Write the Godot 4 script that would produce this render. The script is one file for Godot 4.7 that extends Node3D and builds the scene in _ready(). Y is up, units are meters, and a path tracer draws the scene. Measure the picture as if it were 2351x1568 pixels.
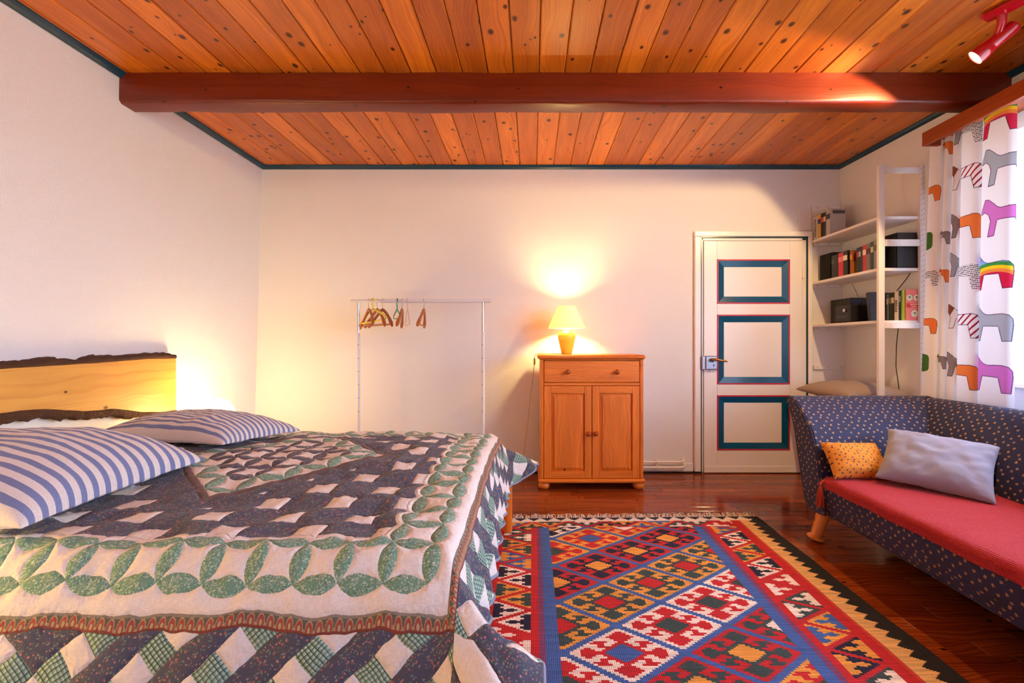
extends Node3D
# x to the right, y up, the room runs away from the camera along -z. P(x, height, depth) turns metres of depth into z.

const CEIL := 2.40
const BACK := 3.563
const FRONT := -1.55

var rng := RandomNumberGenerator.new()
var taken := {}
var M := {}
var T := {}


func P(x: float, h: float, d: float) -> Vector3:
	return Vector3(x, h, -d)


# ---------------------------------------------------------------- mesh building
class MB:
	var v := PackedVector3Array()
	var n := PackedVector3Array()
	var uv := PackedVector2Array()
	var col := PackedColorArray()
	var ix := PackedInt32Array()
	var tint := Color(1, 1, 1)
	var uvo := Vector2.ZERO
	var grain := 1

	func vert(p: Vector3, nn: Vector3, t: Vector2) -> int:
		v.append(p); n.append(nn); uv.append(t + uvo); col.append(tint)
		return v.size() - 1

	func buv(p: Vector3, k: int) -> Vector2:
		var g := grain
		if g == k:
			g = (k + 1) % 3
		var o := 3 - k - g
		return Vector2(p[o], p[g])

	# corners counter-clockwise seen from outside
	func quad(a: Vector3, b: Vector3, c: Vector3, d: Vector3, ts = null) -> void:
		var nn := (b - a).cross(c - a)
		if nn.length_squared() < 1e-16:
			nn = (c - a).cross(d - a)
		nn = nn.normalized()
		if ts == null:
			var k := nn.abs().max_axis_index()
			ts = [buv(a, k), buv(b, k), buv(c, k), buv(d, k)]
		var i := vert(a, nn, ts[0])
		vert(b, nn, ts[1]); vert(c, nn, ts[2]); vert(d, nn, ts[3])
		ix.append_array([i, i + 2, i + 1, i, i + 3, i + 2])

	func tri(a: Vector3, b: Vector3, c: Vector3) -> void:
		var nn := (b - a).cross(c - a).normalized()
		var k := nn.abs().max_axis_index()
		var i := vert(a, nn, buv(a, k))
		vert(b, nn, buv(b, k)); vert(c, nn, buv(c, k))
		ix.append_array([i, i + 2, i + 1])

	# eight corners: lower four (counter-clockwise from above), then the upper four
	func hexa(p: Array) -> void:
		quad(p[3], p[2], p[1], p[0]); quad(p[4], p[5], p[6], p[7])
		for i in 4:
			var j := (i + 1) % 4
			quad(p[i], p[j], p[j + 4], p[i + 4])

	# a box with chamfered edges
	func box(c: Vector3, s: Vector3, r := 0.0, t := Transform3D()) -> void:
		var h := s * 0.5
		r = minf(r, minf(h.x, minf(h.y, h.z)) * 0.95)
		if r <= 0.0:
			var q := []
			for y in [-1, 1]:
				for e in [[-1, 1], [1, 1], [1, -1], [-1, -1]]:
					q.append(t * (c + Vector3(e[0] * h.x, y * h.y, e[1] * h.z)))
			hexa(q)
			return
		for k in 3:
			var a := (k + 1) % 3
			var b := (k + 2) % 3
			for sg in [-1.0, 1.0]:
				var f := []
				for e in [[-1, -1], [1, -1], [1, 1], [-1, 1]]:
					var p := Vector3.ZERO
					p[k] = sg * h[k]
					p[a] = e[0] * (h[a] - r)
					p[b] = e[1] * (h[b] - r)
					f.append(t * (c + p))
				if sg < 0:
					f.reverse()
				quad(f[0], f[1], f[2], f[3])
			# edges along k
			for sa in [-1.0, 1.0]:
				for sb in [-1.0, 1.0]:
					var f := []
					for e in [[-1.0, 0], [1.0, 0], [1.0, 1], [-1.0, 1]]:
						var p := Vector3.ZERO
						p[k] = e[0] * (h[k] - r)
						p[a] = sa * (h[a] - (r if e[1] == 1 else 0.0))
						p[b] = sb * (h[b] - (0.0 if e[1] == 1 else r))
						f.append(t * (c + p))
					var out := Vector3.ZERO
					out[a] = sa; out[b] = sb
					if (f[1] - f[0]).cross(f[2] - f[0]).dot(t.basis * out) < 0:
						f.reverse()
					quad(f[0], f[1], f[2], f[3])
		for sx in [-1.0, 1.0]:
			for sy in [-1.0, 1.0]:
				for sz in [-1.0, 1.0]:
					var a := t * (c + Vector3(sx * h.x, sy * (h.y - r), sz * (h.z - r)))
					var b := t * (c + Vector3(sx * (h.x - r), sy * h.y, sz * (h.z - r)))
					var d := t * (c + Vector3(sx * (h.x - r), sy * (h.y - r), sz * h.z))
					if (b - a).cross(d - a).dot(t.basis * Vector3(sx, sy, sz)) < 0:
						tri(a, d, b)
					else:
						tri(a, b, d)

	# rows of points to one smooth sheet; the outside is where rows x columns point (flip turns it over)
	func grid(pts: Array, uvs: Array, flip := false, wrap := false) -> void:
		var nr := pts.size()
		var nc: int = pts[0].size()
		var base := v.size()
		var ns := PackedVector3Array()
		ns.resize(nr * nc)
		for r in nr - 1:
			var p0: PackedVector3Array = pts[r]
			var p1: PackedVector3Array = pts[r + 1]
			for c in nc - 1:
				var f := (p0[c + 1] - p0[c]).cross(p1[c] - p0[c]) + (p1[c] - p1[c + 1]).cross(p0[c + 1] - p1[c + 1])
				if flip:
					f = -f
				ns[r * nc + c] += f
				ns[r * nc + c + 1] += f
				ns[(r + 1) * nc + c] += f
				ns[(r + 1) * nc + c + 1] += f
		if wrap:
			for r in nr:
				var s := ns[r * nc] + ns[r * nc + nc - 1]
				ns[r * nc] = s
				ns[r * nc + nc - 1] = s
		for r in nr:
			var p0: PackedVector3Array = pts[r]
			var t0: PackedVector2Array = uvs[r]
			for c in nc:
				vert(p0[c], ns[r * nc + c].normalized(), t0[c])
		for r in nr - 1:
			for c in nc - 1:
				var a := base + r * nc + c
				var b := a + 1
				var d := a + nc
				var e := d + 1
				if flip:
					ix.append_array([a, b, d, b, e, d])
				else:
					ix.append_array([a, d, b, b, d, e])

	# profile of Vector2(radius, height) turned round the y axis at c
	func lathe(prof: Array, c: Vector3, seg := 24, t := Transform3D()) -> void:
		var rows := []
		var uvs := []
		var l := 0.0
		for i in prof.size():
			if i > 0:
				l += prof[i].distance_to(prof[i - 1])
			var pr := PackedVector3Array()
			var ur := PackedVector2Array()
			for k in seg + 1:
				var a := TAU * k / seg
				pr.append(t * (c + Vector3(cos(a) * prof[i].x, prof[i].y, sin(a) * prof[i].x)))
				ur.append(Vector2(a * 0.1, l))
			rows.append(pr)
			uvs.append(ur)
		grid(rows, uvs, true, true)

	# a tube along points, rad a number or an array
	func tube(path: Array, rad, seg := 8, caps := true, squash := 1.0) -> void:
		var rows := []
		var uvs := []
		var up := Vector3.UP
		var l := 0.0
		var np := path.size()
		for i in np:
			var tg: Vector3 = (path[mini(i + 1, np - 1)] - path[maxi(i - 1, 0)]).normalized()
			if i == 0:
				up = Vector3.UP if absf(tg.y) < 0.9 else Vector3.RIGHT
			else:
				l += path[i].distance_to(path[i - 1])
			var side := tg.cross(up).normalized()
			up = side.cross(tg).normalized()
			var r: float = rad[i] if rad is Array else rad
			var pr := PackedVector3Array()
			var ur := PackedVector2Array()
			for k in seg + 1:
				var a := TAU * k / seg
				pr.append(path[i] + (side * cos(a) + up * sin(a) * squash) * r)
				ur.append(Vector2(float(k) / seg * r * TAU, l))
			rows.append(pr)
			uvs.append(ur)
		grid(rows, uvs, true, true)
		if caps:
			for e in [0, np - 1]:
				var pr: PackedVector3Array = rows[e]
				var ce: Vector3 = path[e]
				for k in seg:
					if e == 0:
						tri(ce, pr[k], pr[k + 1])
					else:
						tri(ce, pr[k + 1], pr[k])

	# a polygon (Vector2 list) pushed from a to a + along; ex and ey span its plane; smooth joins round corners
	func extrude(poly: PackedVector2Array, o: Vector3, ex: Vector3, ey: Vector3, along: Vector3, smooth := false) -> void:
		if not Geometry2D.is_polygon_clockwise(poly):
			poly = poly.duplicate()
			poly.reverse()
		var area_flip := ex.cross(ey).dot(along) < 0
		var tr := Geometry2D.triangulate_polygon(poly)
		for e in 2:
			var off := along * e
			for i in range(0, tr.size(), 3):
				var q := [poly[tr[i]], poly[tr[i + 1]], poly[tr[i + 2]]]
				var w := []
				for p in q:
					w.append(o + ex * p.x + ey * p.y + off)
				var want := along if e == 1 else -along
				if (w[1] - w[0]).cross(w[2] - w[0]).dot(want) < 0:
					tri(w[0], w[2], w[1])
				else:
					tri(w[0], w[1], w[2])
		var m := poly.size()
		if smooth:
			var r0 := PackedVector3Array()
			var r1 := PackedVector3Array()
			var u0 := PackedVector2Array()
			var u1 := PackedVector2Array()
			var l := 0.0
			for i in m + 1:
				var p := poly[i % m]
				if i > 0:
					l += p.distance_to(poly[i - 1])
				r0.append(o + ex * p.x + ey * p.y)
				r1.append(o + ex * p.x + ey * p.y + along)
				u0.append(Vector2(0, l))
				u1.append(Vector2(along.length(), l))
			grid([r0, r1], [u0, u1], not area_flip, true)
		else:
			for i in m:
				var p := poly[i]
				var q := poly[(i + 1) % m]
				var a := o + ex * p.x + ey * p.y
				var b := o + ex * q.x + ey * q.y
				if area_flip:
					quad(a, b, b + along, a + along)
				else:
					quad(b, a, a + along, b + along)

	func mesh() -> ArrayMesh:
		var a := []
		a.resize(Mesh.ARRAY_MAX)
		a[Mesh.ARRAY_VERTEX] = v
		a[Mesh.ARRAY_NORMAL] = n
		a[Mesh.ARRAY_TEX_UV] = uv
		a[Mesh.ARRAY_COLOR] = col
		a[Mesh.ARRAY_INDEX] = ix
		var m := ArrayMesh.new()
		m.add_surface_from_arrays(Mesh.PRIMITIVE_TRIANGLES, a)
		return m


func mb(grain := 1, uvo := Vector2.ZERO) -> MB:
	var b := MB.new()
	b.grain = grain
	b.uvo = uvo
	return b


func numbered(s: String) -> String:
	if not taken.has(s):
		taken[s] = 0
		return s
	taken[s] += 1
	return "%s_%03d" % [s, taken[s]]


func put(called: String, b, m: Material, parent: Node = null) -> MeshInstance3D:
	var o := MeshInstance3D.new()
	o.name = called if parent else numbered(called)
	o.mesh = b.mesh() if b is MB else b
	o.material_override = m
	(parent if parent else self).add_child(o, true)
	return o


func thing(called: String, label: String, category: String, at := Vector3.ZERO, turn := 0.0, group := "") -> Node3D:
	var o := Node3D.new()
	o.name = numbered(called)
	add_child(o)
	o.position = at
	o.rotation.y = turn
	return tag(o, label, category, group)


func tag(o: Node3D, label: String, category: String, group := "") -> Node3D:
	o.set_meta("label", label)
	o.set_meta("category", category)
	if group:
		o.set_meta("group", group)
	return o


func struct(o: Node3D, label: String, category: String) -> Node3D:
	tag(o, label, category)
	o.set_meta("kind", "structure")
	return o


func copy(o: Node3D, label: String) -> Node3D:
	var c: Node3D = o.duplicate()
	var stem := String(o.name)
	var cut := stem.rfind("_")
	if cut > 0 and stem.substr(cut + 1).is_valid_int():
		stem = stem.substr(0, cut)
	c.name = numbered(stem)
	add_child(c)
	c.set_meta("label", label)
	return c


func rgb8(r: int, g: int, b: int) -> Color:
	return Color8(r, g, b)


func mat(c: Color, rough := 0.6, extra := {}) -> StandardMaterial3D:
	var m := StandardMaterial3D.new()
	m.albedo_color = c
	m.roughness = rough
	for k in extra:
		m.set(k, extra[k])
	return m


# ---------------------------------------------------------------- computed textures
func rows_image(w: int, h: int, row: Callable) -> Array:
	var rows := []
	rows.resize(h)
	var id := WorkerThreadPool.add_group_task(func(y): rows[y] = row.call(y), h)
	WorkerThreadPool.wait_for_group_task_completion(id)
	var a := PackedByteArray()
	var b := PackedByteArray()
	for r in rows:
		a.append_array(r[0])
		if r.size() > 1:
			b.append_array(r[1])
	var out := [ImageTexture.create_from_image(Image.create_from_data(w, h, false, Image.FORMAT_RGB8, a))]
	if b.size():
		out.append(ImageTexture.create_from_image(Image.create_from_data(w, h, false, Image.FORMAT_L8, b)))
	return out


func noise(seed_: int, freq: float, oct := 3) -> FastNoiseLite:
	var f := FastNoiseLite.new()
	f.seed = seed_
	f.frequency = freq
	f.noise_type = FastNoiseLite.TYPE_SIMPLEX_SMOOTH
	f.fractal_octaves = oct
	if oct == 1:
		f.fractal_type = FastNoiseLite.FRACTAL_NONE
	return f


# wood in strips side by side: w metres across, l metres along (down the picture); light, dark and knot colours
func wood(w: int, h: int, wm: float, lm: float, strips: int, knots: int, light: Color, dark: Color, seed_: int, vary: float, ringf: float, soft := 0.55) -> Array:
	var r := RandomNumberGenerator.new()
	r.seed = seed_
	var warp := noise(seed_, 1.0, 2)
	var fine := noise(seed_ + 1, 1.0, 2)
	var sw := wm / strips
	var tone := PackedFloat32Array()
	var heart := PackedFloat32Array()
	var kl := []
	for s in strips:
		tone.append(1.0 + r.randf_range(-vary, vary))
		heart.append(r.randf_range(-0.2, 1.2) * sw)
		var a := []
		for k in knots:
			a.append(Vector3(r.randf_range(0.12, 0.88) * sw, r.randf() * lm, r.randf_range(0.004, 0.0135) * (0.5 + minf(sw, 0.14) * 4.0)))
		kl.append(a)
	var kn := Color(dark.r * 0.34, dark.g * 0.24, dark.b * 0.24)
	return rows_image(w, h, func(y: int) -> Array:
		var out := PackedByteArray()
		out.resize(w * 3)
		var hh := PackedByteArray()
		hh.resize(w)
		var ym := lm * y / h
		var near := []
		for s in strips:
			var a := []
			for k in kl[s]:
				var dy: float = ym - k.y
				if dy > lm * 0.5:
					dy -= lm
				if dy < -lm * 0.5:
					dy += lm
				if absf(dy) < k.z * 9.0:
					a.append(Vector3(k.x, dy, k.z))
			near.append(a)
		# the pattern closes on itself along the length
		var ca := cos(TAU * y / h) * lm * 0.16
		var sa := sin(TAU * y / h) * lm * 0.16
		for x in w:
			var xm := wm * x / w
			var s := mini(int(xm / sw), strips - 1)
			var lx := xm - s * sw
			var off := 0.0
			var kd := 0.0
			for k in near[s]:
				var dx: float = lx - k.x
				var q: float = (dx * dx + k.y * k.y * 0.5) / (k.z * k.z)
				if q < 40.0:
					var e := exp(-q * 0.12)
					off += signf(dx) * k.z * 1.3 * e
					if q < 3.0:
						kd = maxf(kd, (1.0 - smoothstep(0.2, 1.5, q)) * (0.78 + 0.22 * sin(q * 9.0)))
			var wv := warp.get_noise_3d(ca * 2.2 + s * 7.3, sa * 2.2, lx * 5.0)
			var dist := absf(lx - off - heart[s] + wv * 0.036)
			var ring := dist * ringf * (1.0 + 0.25 * sin(dist * 60.0 + s))
			var f := ring - floorf(ring)
			var g := smoothstep(0.25, 0.92, f) * (1.0 - smoothstep(0.92, 1.0, f))
			var st := fine.get_noise_3d(ca * 16.0, sa * 16.0, lx * 420.0 + s * 31.0)
			var broad := fine.get_noise_3d(ca * 2.0 + 40.0, sa * 2.0, lx * 14.0 + s * 17.0)
			var m := clampf(g * soft + st * 0.16 + 0.08, 0.0, 1.0)
			var b := tone[s] * (1.0 + broad * vary * 0.9)
			var cr := lerpf(light.r, dark.r, m) * b
			var cg := lerpf(light.g, dark.g, m) * b * (1.0 + (b - 1.0) * 0.4)
			var cb := lerpf(light.b, dark.b, m) * b * (1.0 + (b - 1.0) * 0.8)
			cr = lerpf(cr, kn.r, kd)
			cg = lerpf(cg, kn.g, kd)
			cb = lerpf(cb, kn.b, kd)
			out[x * 3] = int(clampf(cr, 0, 1) * 255)
			out[x * 3 + 1] = int(clampf(cg, 0, 1) * 255)
			out[x * 3 + 2] = int(clampf(cb, 0, 1) * 255)
			hh[x] = int(clampf(0.75 - m * 0.45 - kd * 0.1 + st * 0.1, 0, 1) * 255)
		return [out, hh])


func wood_mat(t: Array, wm: float, lm: float, tint: Color, rough: float, relief := 0.03, extra := {}) -> StandardMaterial3D:
	var m := mat(tint, rough, {"albedo_texture": t[0], "uv1_scale": Vector3(1.0 / wm, 1.0 / lm, 1)})
	if relief > 0:
		m.heightmap_enabled = true
		m.heightmap_texture = t[1]
		m.heightmap_scale = relief
	for k in extra:
		m.set(k, extra[k])
	return m


func noise_tex(seed_: int, freq: float, size := 512, oct := 4) -> NoiseTexture2D:
	var t := NoiseTexture2D.new()
	t.width = size
	t.height = size
	t.seamless = true
	t.noise = noise(seed_, freq, oct)
	return t


# the kilim: motif of one diamond, a quarter of it; rows go out along the length, columns across. c centre, m motif, . ground
const MOTIF := [
	"cccccmmmmmmm..",
	"ccccmm..mmmm.",
	"cccmm....mm.",
	"ccmmmmm.....",
	"cmm..mm....",
	"mm...mmmm..",
	"m...mmmm...",
	"mm.....",
	"mmm...",
	"mmmm.",
	"mmm.",
	"mm.",
	"m.",
	".",
]
const RUG_X0 := -0.33
const RUG_X1 := 1.305
const RUG_D0 := 0.46
const RUG_D1 := 2.632


func rug_texture() -> Array:
	var navy := Color8(22, 20, 48)
	var blue := Color8(62, 92, 150)
	var red := Color8(188, 24, 28)
	var gold := Color8(222, 146, 56)
	var green := Color8(50, 66, 62)
	var cream := Color8(238, 214, 192)
	var sand := Color8(226, 176, 112)
	# ground, motif, centre by diagonal row
	var sets := {
		-4: [cream, navy, gold], -2: [gold, red, cream], 0: [red, navy, gold], 2: [gold, green, red], 4: [cream, red, green],
		6: [red, green, gold], 8: [gold, red, green], 10: [cream, navy, red], 12: [red, navy, gold], 14: [gold, green, red], 16: [cream, red, green],
	}
	# a few diamonds have a centre of their own
	var odd := {Vector2i(0, 2): blue, Vector2i(-1, 1): green, Vector2i(0, -4): blue, Vector2i(3, -3): cream}
	var tri := [[cream, navy], [blue, gold], [gold, green], [green, cream], [navy, gold], [gold, blue], [green, cream], [red, cream], [cream, navy], [gold, green]]
	var w := 1022
	var h := 1358
	var wm := RUG_X1 - RUG_X0
	var lm := RUG_D1 - RUG_D0
	var nz := noise(5, 1.0, 2)
	# a zigzag band of triangles; a along, b across 0..1 (0 at the field side)
	var band := func(a: float, b: float, per: float, k0: int) -> Color:
		var q := a / per
		var k := int(floorf(q))
		var f := q - k
		var st := 1.0 / 11.0
		var bb := (floorf(b / st) + 0.5) * st
		var tent := 1.0 - absf(f - 0.5) * 2.0
		var gap := 0.13
		if bb < tent - gap or bb > tent + gap:
			var inner := bb < tent
			var kk := k + k0
			var x := (f - 0.5) * 2.0
			var y := bb
			if not inner:
				kk = int(floorf(q + 0.5)) + k0 - 1
				var g := q + 0.5
				x = (g - floorf(g) - 0.5) * 2.0
				y = 1.0 - bb
			var c: Array = tri[posmod(kk, tri.size())]
			var ax := absf(x)
			# a stepped plant inside each triangle
			if y < 0.17 and ax < 0.62 or y < 0.26 and (ax < 0.2 or ax > 0.34 and ax < 0.52) or y < 0.42 and ax < 0.08 or y >= 0.38 and y < 0.54 and ax < 0.2 - absf(y - 0.46) * 1.2 or y >= 0.5 and y < 0.63 and ax < 0.06:
				return c[1]
			return c[0]
		return Color8(186, 26, 30)
	return rows_image(w, h, func(y: int) -> Array:
		var out := PackedByteArray()
		out.resize(w * 3)
		var hh := PackedByteArray()
		hh.resize(w)
		var d := RUG_D1 - lm * (y + 0.5) / h
		for x in w:
			var X := RUG_X0 + wm * (x + 0.5) / w
			var xx := X
			if xx < 0.485:
				xx = 0.97 - xx  # the two sides mirror each other
			var c: Color
			if d > 2.578:
				# dark and pale teeth along the end
				var q := (X + 9.0) / 0.077
				var f := absf(q - floorf(q) - 0.5) * 2.0
				var lvl := floorf(f * 4.0 + 0.5) / 4.0
				c = navy if (d - 2.578) / 0.054 > 1.0 - lvl * 0.75 else cream
				if xx > 1.25:
					c = Color8(20, 18, 26)
			elif xx > 1.175:
				var q := (d + 9.0) / 0.0495
				var fr := q - floorf(q)
				var f := absf(fr - 0.5) * 2.0
				var lvl := floorf(f * 5.0 + 0.5) / 5.0
				c = Color8(20, 18, 26) if xx > 1.218 + lvl * 0.034 else sand
			elif xx > 1.163:
				c = Color8(196, 60, 44)
			elif d > 2.497 and xx < 1.12:
				c = band.call(X + 4.0, (d - 2.497) / 0.081, 0.205, 3)
			elif xx > 1.118:
				c = red
			elif xx > 0.975:
				c = band.call(d + 0.02 + (0.07 if X > 0.5 else 0.0), (xx - 0.975) / 0.143, 0.145, 4 if X > 0.5 else 7)
			elif xx > 0.947:
				c = red
			elif xx > 0.925:
				c = Color8(120, 58, 96)
			elif xx > 0.88:
				c = blue
			else:
				c = blue
				# diamonds: centres every 0.2 across and 0.145 along, on the even places
				var i0 := (X - 0.3) / 0.2
				var j0 := (d - 2.064) / 0.145
				for e in [[0, 0], [1, 0], [0, 1], [1, 1]]:
					var i := int(floorf(i0)) + int(e[0])
					var j := int(floorf(j0)) + int(e[1])
					if posmod(i + j, 2) != 0:
						continue
					var u := int(absf(i0 - i) * 0.2 / 0.0118)
					var v := int(absf(j0 - j) * 0.145 / 0.00845)
					if u + v > 14:
						continue
					var key := i - j
					var st: Array = sets.get(key, sets[0])
					c = st[0]
					if v < MOTIF.size() and u < MOTIF[v].length():
						match MOTIF[v][u]:
							"c": c = odd.get(Vector2i(i, j), st[2])
							"m": c = st[1]
			var ab := 1.0 + nz.get_noise_2d(X * 5.0, d * 90.0) * 0.16 + nz.get_noise_2d(X * 260.0, d * 500.0) * 0.16
			# lighter warp showing between the weft
			if x % 4 == 0:
				ab *= 0.95
			out[x * 3] = int(clampf(c.r * ab, 0, 1) * 255)
			out[x * 3 + 1] = int(clampf(c.g * ab, 0, 1) * 255)
			out[x * 3 + 2] = int(clampf(c.b * ab, 0, 1) * 255)
			hh[x] = int(clampf(0.55 + 0.3 * sin(TAU * x / 4.0) + nz.get_noise_2d(X * 300.0, d * 300.0) * 0.4, 0, 1) * 255)
		return [out, hh])


# the quilt: cloth metres, x along the bed (s), depth (t); core of 14 x 12 squares of a decimetre
const QS0 := -1.73
const QS1 := -0.33
const QT0 := 1.083
const QT1 := 2.283
const QX0 := -2.13
const QX1 := 0.075
const QD0 := 0.685
const QD1 := 2.66


func print_tile(size: int, ground: Color, sprigs: Array, seed_: int) -> PackedByteArray:
	# little blossoms and leaves strewn on a ground, closing on itself; sprigs of [colour, count, radius, long]
	var im := Image.create(size, size, false, Image.FORMAT_RGB8)
	im.fill(ground)
	var r := RandomNumberGenerator.new()
	r.seed = seed_
	for sp in sprigs:
		for k in sp[1]:
			var cx := r.randf() * size
			var cy := r.randf() * size
			var a := r.randf() * TAU
			var ra: float = sp[2] * r.randf_range(0.7, 1.25)
			var lo: float = sp[3]
			var tint: Color = sp[0].lerp(Color.WHITE, r.randf() * 0.15).darkened(r.randf() * 0.25)
			var n := int(ceil(ra * lo)) + 1
			for dy in range(-n, n + 1):
				for dx in range(-n, n + 1):
					var u := dx * cos(a) + dy * sin(a)
					var v := -dx * sin(a) + dy * cos(a)
					if u * u / (ra * lo * ra * lo) + v * v / (ra * ra) < 1.0:
						im.set_pixel(posmod(int(cx) + dx, size), posmod(int(cy) + dy, size), tint)
	return im.get_data()


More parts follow.
